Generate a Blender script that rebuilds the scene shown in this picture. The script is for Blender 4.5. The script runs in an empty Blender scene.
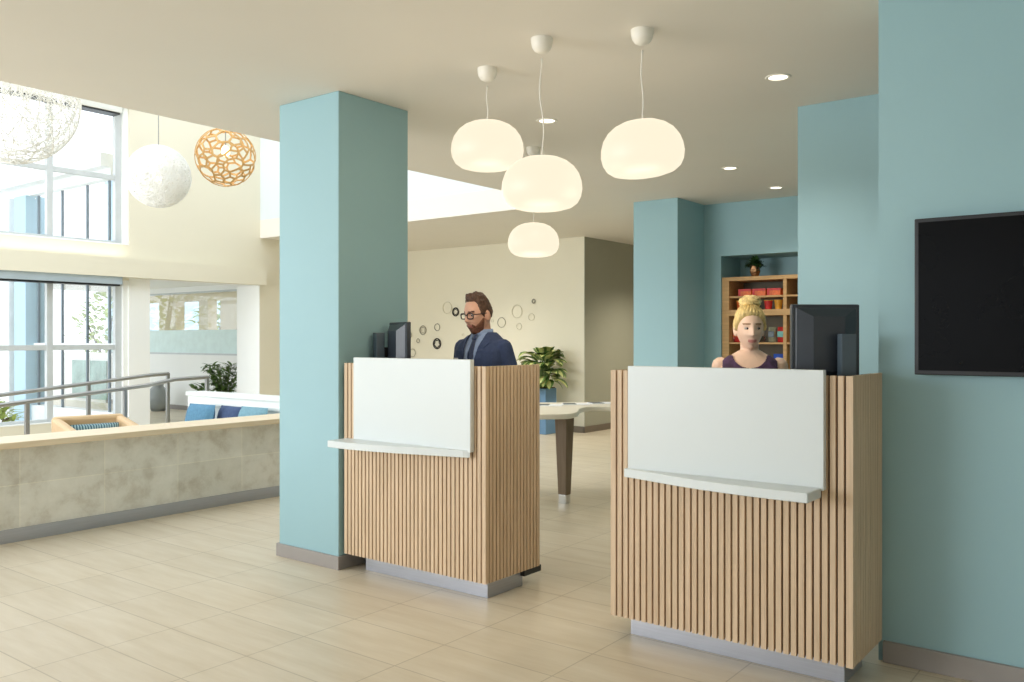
import bpy, bmesh, math, random
from mathutils import Vector, Matrix, noise

# ------------------------------------------------------------------ camera, world, lights, exposure
K = 1.1                      # all plan numbers below are multiplied by K to reach metres
S = bpy.context.scene
COL = S.collection
PI = math.pi
YAW = math.radians(37.45)

cam = bpy.data.cameras.new('camera')
cam.sensor_width = 36.0
cam.lens = 868.0 / 1024.0 * 36.0
cam.shift_y = -3.0 / 1024.0
cam.clip_start = 0.05
cam.clip_end = 300
camo = bpy.data.objects.new('camera', cam)
COL.objects.link(camo)
camo.location = (0, 0, 1.3 * K)
camo.rotation_euler = (PI / 2, 0, YAW)
S.camera = camo

S.view_settings.view_transform = 'Standard'
S.view_settings.look = 'None'
S.view_settings.gamma = 1.0
S.view_settings.exposure = 0.28
S.view_settings.use_curve_mapping = False
S.cycles.use_denoising = True
S.cycles.max_bounces = 10
S.cycles.diffuse_bounces = 6
S.cycles.transparent_max_bounces = 24
S.cycles.sample_clamp_indirect = 6.0

w = bpy.data.worlds.new('sky')
S.world = w
w.use_nodes = True
bg = w.node_tree.nodes['Background']
bg.inputs[0].default_value = (0.86, 0.93, 1.0, 1)
bg.inputs[1].default_value = 1.9


def area(name, loc, rot, sx, sy, power, color):
    l = bpy.data.lights.new(name, 'AREA')
    l.shape = 'RECTANGLE'
    l.size = sx * K
    l.size_y = sy * K
    l.energy = power
    l.color = color
    o = bpy.data.objects.new(name, l)
    COL.objects.link(o)
    o.location = [c * K for c in loc]
    o.rotation_euler = rot
    return o


# daylight-coloured fill lamps, added behind the camera and in the passage ceiling
area('added_front_fill', (-7.4, -4.2, 1.7), (math.radians(90), 0, 0), 5.0, 2.2, 395, (0.93, 0.97, 1.0))
area('added_passage_fill', (-13.0, 7.0, 2.25), (0, 0, 0), 4.0, 1.6, 420, (1.0, 1.0, 1.0))


def point(name, loc, power, color, r=0.05, spot=None):
    l = bpy.data.lights.new(name, 'SPOT' if spot else 'POINT')
    l.energy = power
    l.color = color
    l.shadow_soft_size = r
    if spot:
        l.spot_size = math.radians(spot)
        l.spot_blend = 0.9
    o = bpy.data.objects.new(name, l)
    COL.objects.link(o)
    o.location = [c * K for c in loc]
    return o


# ------------------------------------------------------------------ materials
def lin(c):
    return tuple(((v / 255.0) / 12.92 if v / 255.0 <= 0.04045 else ((v / 255.0 + 0.055) / 1.055) ** 2.4) for v in c) + (1,)


def base_mat(name, rgb, rough=0.6, metal=0.0, spec=0.5):
    m = bpy.data.materials.new(name)
    m.use_nodes = True
    b = m.node_tree.nodes['Principled BSDF']
    b.inputs['Base Color'].default_value = lin(rgb)
    b.inputs['Roughness'].default_value = rough
    b.inputs['Metallic'].default_value = metal
    b.inputs['Specular IOR Level'].default_value = spec
    return m, m.node_tree, b


def mat(name, rgb, rough=0.6, metal=0.0, spec=0.5, vary=0.05, scale=6.0, stretch=(1, 1, 1), bump=0.0, detail=4.0):
    """procedural colour variation around rgb"""
    m, nt, b = base_mat(name, rgb, rough, metal, spec)
    n, l = nt.nodes, nt.links
    tc = n.new('ShaderNodeTexCoord')
    mp = n.new('ShaderNodeMapping')
    mp.inputs['Scale'].default_value = stretch
    nz = n.new('ShaderNodeTexNoise')
    nz.inputs['Scale'].default_value = scale
    nz.inputs['Detail'].default_value = detail
    l.new(tc.outputs['Object'], mp.inputs[0])
    l.new(mp.outputs[0], nz.inputs['Vector'])
    rp = n.new('ShaderNodeValToRGB')
    c = lin(rgb)
    rp.color_ramp.elements[0].position = 0.3
    rp.color_ramp.elements[1].position = 0.7
    rp.color_ramp.elements[0].color = tuple(max(0, v * (1 - vary)) for v in c[:3]) + (1,)
    rp.color_ramp.elements[1].color = tuple(min(1, v * (1 + vary)) for v in c[:3]) + (1,)
    l.new(nz.outputs['Fac'], rp.inputs[0])
    l.new(rp.outputs[0], b.inputs['Base Color'])
    if bump:
        bp = n.new('ShaderNodeBump')
        bp.inputs['Strength'].default_value = bump
        bp.inputs['Distance'].default_value = 0.01
        l.new(nz.outputs['Fac'], bp.inputs['Height'])
        l.new(bp.outputs[0], b.inputs['Normal'])
    return m


def emit_mat(name, rgb, strength):
    m, nt, b = base_mat(name, (0, 0, 0), 0.5)
    b.inputs['Emission Color'].default_value = lin(rgb)
    b.inputs['Emission Strength'].default_value = strength
    return m


def glass_mat(name, tint=(255, 255, 255), refl=0.08):
    m = bpy.data.materials.new(name)
    m.use_nodes = True
    nt = m.node_tree
    n, l = nt.nodes, nt.links
    n.clear()
    out = n.new('ShaderNodeOutputMaterial')
    tr = n.new('ShaderNodeBsdfTransparent')
    tr.inputs[0].default_value = lin(tint)
    gl = n.new('ShaderNodeBsdfGlossy')
    gl.inputs['Roughness'].default_value = 0.02
    mx = n.new('ShaderNodeMixShader')
    lw = n.new('ShaderNodeLayerWeight')
    lw.inputs[0].default_value = 0.25
    mt = n.new('ShaderNodeMath')
    mt.operation = 'MULTIPLY'
    mt.inputs[1].default_value = refl * 3
    l.new(lw.outputs['Fresnel'], mt.inputs[0])
    l.new(mt.outputs[0], mx.inputs[0])
    l.new(tr.outputs[0], mx.inputs[1])
    l.new(gl.outputs[0], mx.inputs[2])
    l.new(mx.outputs[0], out.inputs[0])
    return m


def wood_mat(name, rgb, dark=0.78, rough=0.5, axis='Z', tint=0.12):
    m, nt, b = base_mat(name, rgb, rough, 0, 0.3)
    n, l = nt.nodes, nt.links
    tc = n.new('ShaderNodeTexCoord')
    mp = n.new('ShaderNodeMapping')
    mp.inputs['Scale'].default_value = {'Z': (30, 30, 1.5), 'X': (1.5, 30, 30), 'Y': (30, 1.5, 30)}[axis]
    nz = n.new('ShaderNodeTexNoise')
    nz.inputs['Scale'].default_value = 1.6
    nz.inputs['Detail'].default_value = 6
    nz.inputs['Distortion'].default_value = 0.4
    l.new(tc.outputs['Object'], mp.inputs[0])
    l.new(mp.outputs[0], nz.inputs['Vector'])
    rp = n.new('ShaderNodeValToRGB')
    c = lin(rgb)
    rp.color_ramp.elements[0].position = 0.28
    rp.color_ramp.elements[1].position = 0.72
    rp.color_ramp.elements[0].color = (c[0] * dark, c[1] * dark * 0.97, c[2] * dark * 0.92, 1)
    rp.color_ramp.elements[1].color = (min(1, c[0] * (1 + tint)), min(1, c[1] * (1 + tint)), min(1, c[2] * (1 + tint)), 1)
    l.new(nz.outputs['Fac'], rp.inputs[0])
    l.new(rp.outputs[0], b.inputs['Base Color'])
    return m


def floor_mat():
    m, nt, b = base_mat('floor tile', (208, 194, 166), 0.38, 0, 0.45)
    n, l = nt.nodes, nt.links
    tc = n.new('ShaderNodeTexCoord')
    mp = n.new('ShaderNodeMapping')
    mp.inputs['Location'].default_value = (4.128 * K, -1.862 * K, 0)
    l.new(tc.outputs['Object'], mp.inputs[0])
    br = n.new('ShaderNodeTexBrick')
    br.offset = 0.0
    br.inputs['Scale'].default_value = 1.0
    br.inputs['Brick Width'].default_value = 0.555 * K
    br.inputs['Row Height'].default_value = 0.294 * K
    br.inputs['Mortar Size'].default_value = 0.0035
    br.inputs['Mortar Smooth'].default_value = 0.3
    br.inputs['Bias'].default_value = 0.0
    br.inputs['Color1'].default_value = (0.97, 0.97, 0.97, 1)
    br.inputs['Color2'].default_value = (1.03, 1.03, 1.03, 1)
    br.inputs['Mortar'].default_value = (0.70, 0.68, 0.65, 1)
    l.new(mp.outputs[0], br.inputs['Vector'])
    mp2 = n.new('ShaderNodeMapping')
    mp2.inputs['Scale'].default_value = (1.0, 7.0, 1.0)
    l.new(tc.outputs['Object'], mp2.inputs[0])
    nz = n.new('ShaderNodeTexNoise')
    nz.inputs['Scale'].default_value = 1.7
    nz.inputs['Detail'].default_value = 8
    nz.inputs['Roughness'].default_value = 0.62
    l.new(mp2.outputs[0], nz.inputs['Vector'])
    rp = n.new('ShaderNodeValToRGB')
    rp.color_ramp.elements[0].position = 0.3
    rp.color_ramp.elements[1].position = 0.7
    rp.color_ramp.elements[0].color = lin((202, 189, 165))
    rp.color_ramp.elements[1].color = lin((217, 207, 187))
    l.new(nz.outputs['Fac'], rp.inputs[0])
    mx = n.new('ShaderNodeMix')
    mx.data_type = 'RGBA'
    mx.blend_type = 'MULTIPLY'
    mx.inputs[0].default_value = 1.0
    l.new(rp.outputs[0], mx.inputs[6])
    l.new(br.outputs['Color'], mx.inputs[7])
    l.new(mx.outputs[2], b.inputs['Base Color'])
    return m


def stone_mat():
    m, nt, b = base_mat('stone wall tile', (200, 194, 178), 0.45, 0, 0.4)
    n, l = nt.nodes, nt.links
    tc = n.new('ShaderNodeTexCoord')
    sp = n.new('ShaderNodeSeparateXYZ')
    l.new(tc.outputs['Object'], sp.inputs[0])
    cb = n.new('ShaderNodeCombineXYZ')
    l.new(sp.outputs['Y'], cb.inputs['X'])
    l.new(sp.outputs['Z'], cb.inputs['Y'])
    mp = n.new('ShaderNodeMapping')
    mp.inputs['Location'].default_value = (-2.72 * K, -0.085 * K, 0)
    l.new(cb.outputs[0], mp.inputs[0])
    br = n.new('ShaderNodeTexBrick')
    br.offset = 0.0
    br.inputs['Scale'].default_value = 1.0
    br.inputs['Brick Width'].default_value = 0.555 * K
    br.inputs['Row Height'].default_value = 0.276 * K
    br.inputs['Mortar Size'].default_value = 0.003
    br.inputs['Mortar Smooth'].default_value = 0.2
    br.inputs['Color1'].default_value = (0.95, 0.95, 0.94, 1)
    br.inputs['Color2'].default_value = (1.05, 1.05, 1.05, 1)
    br.inputs['Mortar'].default_value = (1.15, 1.14, 1.1, 1)
    l.new(mp.outputs[0], br.inputs['Vector'])
    nz = n.new('ShaderNodeTexNoise')
    nz.inputs['Scale'].default_value = 5.5
    nz.inputs['Detail'].default_value = 9
    nz.inputs['Roughness'].default_value = 0.66
    nz.inputs['Distortion'].default_value = 0.15
    l.new(tc.outputs['Object'], nz.inputs['Vector'])
    rp = n.new('ShaderNodeValToRGB')
    rp.color_ramp.elements[0].position = 0.33
    rp.color_ramp.elements[1].position = 0.66
    rp.color_ramp.elements[0].color = lin((210, 206, 195))
    rp.color_ramp.elements[1].color = lin((240, 239, 233))
    e = rp.color_ramp.elements.new(0.5)
    e.color = lin((232, 231, 224))
    l.new(nz.outputs['Fac'], rp.inputs[0])
    mx = n.new('ShaderNodeMix')
    mx.data_type = 'RGBA'
    mx.blend_type = 'MULTIPLY'
    mx.inputs[0].default_value = 1.0
    l.new(rp.outputs[0], mx.inputs[6])
    l.new(br.outputs['Color'], mx.inputs[7])
    l.new(mx.outputs[2], b.inputs['Base Color'])
    return m


def stripe_mat(name, c1, c2, scale):
    m, nt, b = base_mat(name, c1, 0.85)
    n, l = nt.nodes, nt.links
    tc = n.new('ShaderNodeTexCoord')
    wv = n.new('ShaderNodeTexWave')
    wv.inputs['Scale'].default_value = scale
    wv.inputs['Distortion'].default_value = 2.5
    wv.inputs['Detail'].default_value = 2
    l.new(tc.outputs['Object'], wv.inputs['Vector'])
    rp = n.new('ShaderNodeValToRGB')
    rp.color_ramp.elements[0].color = lin(c1)
    rp.color_ramp.elements[1].color = lin(c2)
    rp.color_ramp.elements[0].position = 0.35
    rp.color_ramp.elements[1].position = 0.65
    l.new(wv.outputs['Fac'], rp.inputs[0])
    l.new(rp.outputs[0], b.inputs['Base Color'])
    return m


M = {}
M['blue'] = mat('blue wall paint', (149, 184, 191), 0.55, vary=0.015, scale=2)
M['cream'] = mat('cream wall paint', (226, 220, 200), 0.7, vary=0.01, scale=2)
M['white'] = mat('white wall paint', (240, 241, 238), 0.7, vary=0.01, scale=2)
M['cool_white'] = mat('cool white wall paint', (214, 221, 224), 0.7, vary=0.01, scale=2)
M['greige'] = mat('grey green wall paint', (172, 172, 156), 0.7, vary=0.02, scale=2)
M['ceiling'] = mat('ceiling paint', (228, 223, 214), 0.8, vary=0.008, scale=2)
M['floor'] = floor_mat()
M['stone'] = stone_mat()
M['lightwood'] = wood_mat('pale maple ledge', (234, 218, 192), 0.92, 0.4, 'Y', 0.05)
M['oak'] = wood_mat('oak slat', (212, 187, 158), 0.84, 0.5, 'Z', 0.1)
M['oak_gap'] = wood_mat('dark slat backing', (84, 62, 44), 0.8, 0.7)
M['shelfwood'] = wood_mat('honey oak', (206, 164, 112), 0.82, 0.5, 'X')
M['shelfback'] = mat('bookcase back', (112, 104, 88), 0.7)
M['chairwood'] = mat('tan leather', (208, 178, 138), 0.5, vary=0.05, scale=8)
M['surface'] = mat('white solid surface', (214, 220, 220), 0.35, vary=0.006, scale=3)
M['plinth'] = mat('brushed steel plinth', (182, 185, 195), 0.34, metal=0.75, vary=0.05, scale=5, stretch=(1, 1, 30))
M['base'] = mat('grey vinyl baseboard', (152, 146, 142), 0.5, vary=0.03, scale=6)
M['base_dark'] = mat('taupe baseboard', (124, 112, 98), 0.5, vary=0.03, scale=6)
M['steel'] = mat('satin steel', (160, 160, 158), 0.32, metal=0.9, vary=0.04, scale=6)
M['chrome'] = mat('polished chrome', (220, 222, 224), 0.12, metal=1.0, vary=0.02)
M['black'] = mat('black plastic', (22, 23, 26), 0.38, vary=0.1)
M['darkplastic'] = mat('charcoal plastic', (46, 52, 60), 0.32, vary=0.08)
M['slate'] = mat('slate grey plastic', (74, 88, 98), 0.4, vary=0.06)
M['screen'] = mat('switched off screen', (7, 7, 8), 0.25, spec=0.08, vary=0.1)
M['cord'] = mat('white cord', (235, 232, 224), 0.6)
M['canopy'] = mat('white lacquered metal', (238, 234, 224), 0.4)
M['opal'] = emit_mat('lit opal glass', (255, 241, 214), 0.84)
M['downlight'] = emit_mat('lit downlight lens', (255, 244, 222), 2.4)
M['bulb'] = emit_mat('lit bulb', (255, 226, 170), 4.0)
M['frame'] = mat('white window frame', (196, 201, 202), 0.45)
M['framedark'] = mat('dark mullion', (124, 136, 146), 0.5)
M['glass'] = glass_mat('clear window glass')
M['frost'] = mat('frosted strip', (214, 234, 232), 0.5)
M['cassette'] = mat('blind cassette', (168, 182, 190), 0.5)
M['cassette_w'] = mat('white blind cassette', (214, 214, 206), 0.5)
M['string'] = mat('white resin thread', (246, 246, 244), 0.6)
M['bamboo'] = wood_mat('bamboo plywood', (206, 164, 104), 0.8, 0.5, 'Z')
M['tan'] = mat('tan paint', (206, 194, 160), 0.7)
M['skin_m'] = mat('skin of the man', (214, 164, 138), 0.5, vary=0.05, scale=25)
M['skin_w'] = mat('skin of the woman', (240, 204, 180), 0.5, vary=0.04, scale=25)
M['lips_m'] = mat('lips of the man', (176, 112, 98), 0.5)
M['lips_w'] = mat('lips of the woman', (206, 134, 124), 0.45)
M['brow_m'] = mat('brow hair', (86, 58, 42), 0.8)
M['brow_w'] = mat('fair brow hair', (150, 112, 78), 0.8)
M['hair_m'] = mat('dark brown hair', (84, 58, 42), 0.6, vary=0.45, scale=60, bump=0.5)
M['beard'] = mat('auburn beard hair', (122, 78, 56), 0.7, vary=0.35, scale=80, bump=0.5)
M['hair_w'] = mat('blonde hair', (232, 200, 134), 0.5, vary=0.3, scale=30, stretch=(3, 3, 1), bump=0.6)
M['eye_white'] = mat('eye white', (186, 176, 168), 0.3)
M['iris'] = mat('dark iris', (50, 40, 34), 0.2)
M['navy'] = mat('navy wool', (52, 66, 100), 0.85, vary=0.12, scale=60)
M['shirt'] = mat('pale blue cotton', (150, 170, 206), 0.8, vary=0.06, scale=60)
M['tie'] = mat('dark navy silk', (44, 58, 92), 0.5, vary=0.15, scale=70)
M['trouser'] = mat('charcoal cloth', (48, 50, 60), 0.85)
M['leather'] = mat('black leather', (26, 22, 20), 0.4)
M['paper'] = mat('white card', (240, 242, 244), 0.6)
M['purple'] = mat('plum fabric', (70, 46, 78), 0.8, vary=0.35, scale=34, detail=1)
M['gold'] = mat('gold metal', (214, 170, 90), 0.25, metal=1)
M['garnet'] = mat('garnet drop', (110, 30, 30), 0.25)
M['spect'] = mat('dark acetate', (40, 30, 26), 0.3)
M['leaf'] = mat('mid green leaf', (92, 124, 60), 0.5, vary=0.25, scale=12)
M['leaf_pale'] = mat('cream green leaf centre', (202, 206, 134), 0.5, vary=0.15, scale=14)
M['leaf_dark'] = mat('deep green leaf', (58, 92, 44), 0.45, vary=0.25, scale=12)
M['leaf_out'] = mat('garden leaf', (176, 190, 104), 0.7, vary=0.25, scale=9)
M['soil'] = mat('potting soil', (70, 54, 40), 0.9)
M['stem'] = mat('green stem', (110, 128, 74), 0.7)
M['planter'] = mat('blue lacquer planter', (108, 148, 186), 0.45, vary=0.04)
M['copper'] = mat('hammered copper', (206, 158, 120), 0.25, metal=1.0, vary=0.2, scale=30, bump=0.6)
M['tabletop'] = mat('pale laminate top', (232, 226, 210), 0.35, vary=0.02)
M['tableleg'] = wood_mat('grey brown ash', (122, 106, 88), 0.85)
M['pillow'] = mat('blue cushion fabric', (86, 130, 158), 0.9, vary=0.1, scale=40)
M['pillow_n'] = mat('navy cushion fabric', (60, 78, 112), 0.9, vary=0.1, scale=40)
M['pillow_t'] = mat('teal cushion fabric', (112, 150, 164), 0.9, vary=0.1, scale=40)
M['stripe'] = stripe_mat('teal striped fabric', (44, 84, 100), (150, 178, 182), 14)
M['bench'] = mat('off white upholstery', (226, 230, 228), 0.7, vary=0.02)
M['ring_d'] = mat('black ring metal', (56, 54, 50), 0.5)
M['ring_m'] = mat('grey ring metal', (158, 153, 138), 0.5)
M['ring_l'] = mat('pale ring metal', (218, 212, 192), 0.5)
M['orange'] = mat('orange print card', (232, 108, 44), 0.5, vary=0.35, scale=22)
M['red'] = mat('red print card', (206, 46, 44), 0.5, vary=0.2, scale=20)
M['amber'] = mat('amber foil', (230, 168, 60), 0.35, vary=0.2, scale=20)
M['sage'] = mat('sage foil', (150, 152, 128), 0.4, vary=0.2, scale=20)
M['tealprint'] = mat('teal print', (110, 178, 172), 0.5, vary=0.2, scale=20)
M['bluefoil'] = mat('blue foil', (50, 92, 196), 0.35, vary=0.2, scale=20)
M['paleblue'] = mat('pale blue render', (186, 212, 228), 0.7, vary=0.02)
M['outwhite'] = mat('white render', (240, 242, 242), 0.7)
M['concrete'] = mat('light paving', (206, 204, 196), 0.8)
M['vase'] = mat('grey glazed ceramic', (150, 156, 156), 0.35)
M['art'] = mat('grey green print', (150, 178, 172), 0.6, vary=0.3, scale=3)
M['bark'] = mat('bark', (112, 96, 80), 0.9)


# ------------------------------------------------------------------ mesh builder (plan units unless unit says metres)
class MB:
    def __init__(self):
        self.v = []
        self.f = []
        self.mi = []

    def add(self, vs, fs, mi=0):
        o = len(self.v)
        self.v += [Vector(p) for p in vs]
        for f in fs:
            self.f.append([i + o for i in f])
            self.mi.append(mi)

    def box(self, x0, x1, y0, y1, z0, z1, mi=0, rz=0, c=None):
        vs = [(x, y, z) for z in (z0, z1) for (x, y) in ((x0, y0), (x1, y0), (x1, y1), (x0, y1))]
        if rz:
            cx, cy = c if c else ((x0 + x1) / 2, (y0 + y1) / 2)
            vs = [(cx + (x - cx) * math.cos(rz) - (y - cy) * math.sin(rz), cy + (x - cx) * math.sin(rz) + (y - cy) * math.cos(rz), z) for x, y, z in vs]
        self.add(vs, [(0, 3, 2, 1), (4, 5, 6, 7), (0, 1, 5, 4), (1, 2, 6, 5), (2, 3, 7, 6), (3, 0, 4, 7)], mi)
        return self

    def prism(self, poly, z0, z1, mi=0):
        n = len(poly)
        vs = [(x, y, z0) for x, y in poly] + [(x, y, z1) for x, y in poly]
        fs = [tuple(range(n - 1, -1, -1)), tuple(range(n, 2 * n))]
        fs += [(i, (i + 1) % n, n + (i + 1) % n, n + i) for i in range(n)]
        self.add(vs, fs, mi)
        return self

    def lathe(self, prof, c=(0, 0, 0), seg=32, mi=0, sx=1, sy=1):
        rings = []
        vs, fs = [], []
        for r, z in prof:
            if r < 1e-6:
                rings.append([len(vs)])
                vs.append((c[0], c[1], c[2] + z))
            else:
                rings.append(list(range(len(vs), len(vs) + seg)))
                vs += [(c[0] + sx * r * math.cos(2 * PI * i / seg), c[1] + sy * r * math.sin(2 * PI * i / seg), c[2] + z) for i in range(seg)]
        for a, b in zip(rings, rings[1:]):
            if len(a) == 1 and len(b) == 1:
                continue
            for i in range(seg):
                j = (i + 1) % seg
                if len(a) == 1:
                    fs.append((a[0], b[j], b[i]))
                elif len(b) == 1:
                    fs.append((a[i], a[j], b[0]))
                else:
                    fs.append((a[i], a[j], b[j], b[i]))
        self.add(vs, fs, mi)
        return self

    def tube(self, pts, radii, seg=12, mi=0, cap=True, flat=1.0, up=None):
        """round limb through pts; rounded ends when cap"""
        pts = [Vector(p) for p in pts]
        if not isinstance(radii, (list, tuple)):
            radii = [radii] * len(pts)
        P, R = list(pts), list(radii)
        if cap:
            d0 = (P[0] - P[1]).normalized()
            d1 = (P[-1] - P[-2]).normalized()
            a, ra, b, rb = P[0], R[0], P[-1], R[-1]
            P = [a + d0 * ra, a + d0 * ra * 0.8, a + d0 * ra * 0.4] + P + [b + d1 * rb * 0.4, b + d1 * rb * 0.8, b + d1 * rb]
            R = [ra * 0.05, ra * 0.6, ra * 0.92] + R + [rb * 0.92, rb * 0.6, rb * 0.05]
        n = None
        vs, fs = [], []
        for i, p in enumerate(P):
            t = (P[min(i + 1, len(P) - 1)] - P[max(i - 1, 0)])
            t = t.normalized() if t.length > 1e-9 else Vector((0, 0, 1))
            if n is None:
                h = Vector(up) if up else (Vector((0, 0, 1)) if abs(t.z) < 0.9 else Vector((1, 0, 0)))
                n = (h - t * h.dot(t)).normalized()
            else:
                n = (n - t * n.dot(t)).normalized()
            bb = t.cross(n)
            for k in range(seg):
                a = 2 * PI * k / seg
                vs.append(p + n * (math.cos(a) * R[i] * flat) + bb * (math.sin(a) * R[i]))
        for i in range(len(P) - 1):
            for k in range(seg):
                k2 = (k + 1) % seg
                fs.append((i * seg + k, i * seg + k2, (i + 1) * seg + k2, (i + 1) * seg + k))
        fs.append(tuple(range(seg - 1, -1, -1)))
        fs.append(tuple((len(P) - 1) * seg + k for k in range(seg)))
        self.add(vs, fs, mi)
        return self

    def loop(self, pts, r, seg=6, mi=0):
        """closed ring tube"""
        pts = [Vector(p) for p in pts]
        n = len(pts)
        cen = sum(pts, Vector()) / n
        vs, fs = [], []
        nor = (pts[0] - cen).cross(pts[n // 4] - cen).normalized()
        for i, p in enumerate(pts):
            t = (pts[(i + 1) % n] - pts[i - 1]).normalized()
            o = t.cross(nor).normalized()
            for k in range(seg):
                a = 2 * PI * k / seg
                vs.append(p + o * (math.cos(a) * r) + nor * (math.sin(a) * r))
        for i in range(n):
            j = (i + 1) % n
            for k in range(seg):
                k2 = (k + 1) % seg
                fs.append((i * seg + k, i * seg + k2, j * seg + k2, j * seg + k))
        self.add(vs, fs, mi)
        return self

    def ellipsoid(self, c, r, seg=20, rings=12, mi=0, fn=None):
        c = Vector(c)
        vs, fs = [], []
        for j in range(rings + 1):
            t = PI * j / rings
            for i in range(seg):
                a = 2 * PI * i / seg
                d = Vector((math.sin(t) * math.cos(a), math.sin(t) * math.sin(a), math.cos(t)))
                p = Vector((d.x * r[0], d.y * r[1], d.z * r[2]))
                if fn:
                    p = p * fn(d)
                vs.append(c + p)
        for j in range(rings):
            for i in range(seg):
                k = (i + 1) % seg
                fs.append((j * seg + i, (j + 1) * seg + i, (j + 1) * seg + k, j * seg + k))
        self.add(vs, fs, mi)
        return self

    def leaf(self, base, dirv, length, width, droop=0.5, fold=0.25, n=6, mi=0, mi2=None, roll=0.0):
        """bent pointed leaf: four columns; mi2 colours the two inner ones"""
        d = Vector(dirv).normalized()
        p = Vector(base)
        side = d.cross(Vector((0, 0, 1)))
        side = side.normalized() if side.length > 1e-4 else Vector((1, 0, 0))
        side = (Matrix.Rotation(roll, 3, d) @ side)
        vs, fs, mis = [], [], []
        st = length / n
        for i in range(n + 1):
            t = i / n
            wd = width * 0.5 * (math.sin(PI * min(1, t * 0.92 + 0.06)) ** 0.8) * (1 - 0.25 * t)
            if i == n:
                wd = 0.001
            up = side.cross(d)
            for s in (-1, -0.5, 0, 0.5, 1):
                vs.append(p + side * (wd * s) + up * (abs(s) * wd * fold))
            p = p + d * st
            d = (d + Vector((0, 0, -1)) * (droop / n)).normalized()
            side = (side - d * side.dot(d)).normalized()
        for i in range(n):
            for k in range(4):
                fs.append((i * 5 + k, i * 5 + k + 1, (i + 1) * 5 + k + 1, (i + 1) * 5 + k))
                mis.append(mi2 if (mi2 is not None and k in (1, 2)) else mi)
        o = len(self.v)
        self.v += vs
        self.f += [[q + o for q in f] for f in fs]
        self.mi += mis
        return self

    def mesh(self, name, mats, scale=K):
        me = bpy.data.meshes.new(name)
        me.from_pydata([tuple(p * scale) for p in self.v], [], self.f)
        for m in (mats if isinstance(mats, (list, tuple)) else [mats]):
            me.materials.append(m)
        if any(self.mi):
            me.polygons.foreach_set('material_index', self.mi)
        me.update()
        return me

    def build(self, name, mats, parent=None, loc=(0, 0, 0), rot=(0, 0, 0), smooth=False, bevel=0, unit=K):
        me = self.mesh(name, mats, unit)
        bm = bmesh.new()
        bm.from_mesh(me)
        bmesh.ops.recalc_face_normals(bm, faces=bm.faces)
        bm.to_mesh(me)
        bm.free()
        o = bpy.data.objects.new(name, me)
        COL.objects.link(o)
        o.location = [c * K for c in loc]
        o.rotation_euler = rot
        if parent:
            o.parent = parent
        if smooth:
            me.shade_smooth()
            if smooth == 'auto':
                me.set_sharp_from_angle(angle=math.radians(40))
        if bevel:
            b = o.modifiers.new('soft edges', 'BEVEL')
            b.width = bevel
            b.segments = 2
            b.limit_method = 'ANGLE'
            b.angle_limit = math.radians(50)
        return o


def tag(o, label, cat, group=None):
    o['label'] = label
    o['category'] = cat
    if group:
        o['group'] = group
    return o


def thing(name, label, cat, loc=(0, 0, 0), rz=0, group=None, rot=None):
    o = bpy.data.objects.new(name, None)
    o.empty_display_size = 0.1
    COL.objects.link(o)
    o.location = [c * K for c in loc]
    o.rotation_euler = rot if rot else (0, 0, rz)
    return tag(o, label, cat, group)


def struct(mb, name, mats, bevel=0, parent=None):
    o = mb.build(name, mats, parent, bevel=bevel)
    if not parent:
        o['kind'] = 'structure'
    return o


def struct_root(name, loc=(0, 0, 0)):
    o = bpy.data.objects.new(name, None)
    COL.objects.link(o)
    o.location = [c * K for c in loc]
    o['kind'] = 'structure'
    return o


def kids(o):
    return [c for c in bpy.data.objects if c.parent == o]


def copy_tree(o, label=None, loc=None, rz=None):
    def cp(a, p):
        c = a.copy()
        COL.objects.link(c)
        if p:
            c.parent = p
        for ch in kids(a):
            cp(ch, c)
        return c
    r = cp(o, None)
    if label:
        r['label'] = label
    if loc:
        r.location = [c * K for c in loc]
    if rz is not None:
        r.rotation_euler.z = rz
    return r


H = 2.69          # low ceiling
HA = 5.2          # atrium ceiling
WX = -10.14       # inner face of the window wall

# ------------------------------------------------------------------ setting
struct(MB().prism([(2.2, -5), (2.2, 12.6), (-20, 12.6), (-20, 5.7), (-10.5, 5.7), (-10.5, -5)], -0.15, 0), 'floor', M['floor'])
struct(MB().prism([(-5.05, -5), (2.2, -5), (2.2, 12.6), (WX, 12.6), (WX, 7.47), (-5.05, 7.47)], H, H + 0.25), 'ceiling', M['ceiling'])
# atrium shell above the low ceiling
struct(MB().box(WX, -5.5, 7.47, 7.6, H + 0.25, HA), 'wall_atrium_back', M['cool_white'])
struct(MB().box(-5.5, -5.05, 7.44, 7.6, H + 0.25, HA), 'wall_atrium_back_return', M['cream'])
struct(MB().box(-5.05, -4.9, -5, 7.6, H + 0.25, HA), 'wall_atrium_right', M['cream'])
# far wall and the grey recess
struct(MB().box(WX, -6.45, 10.05, 10.2, 0, H), 'wall_far', M['cream'])
struct(MB().box(-6.6, -6.45, 10.2, 12.5, 0, H).box(-6.45, -6.447, 10.052, 12.5, 0, H), 'wall_recess_side', M['greige'])
struct(MB().box(-6.6, 2.2, 12.5, 12.65, 0, H), 'wall_recess_back', M['greige'])
struct(MB().box(WX, -6.44, 10.03, 10.05, 0, 0.085).box(-6.45, -6.43, 10.03, 12.5, 0, 0.085), 'baseboard_far', M['base_dark'])
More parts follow.
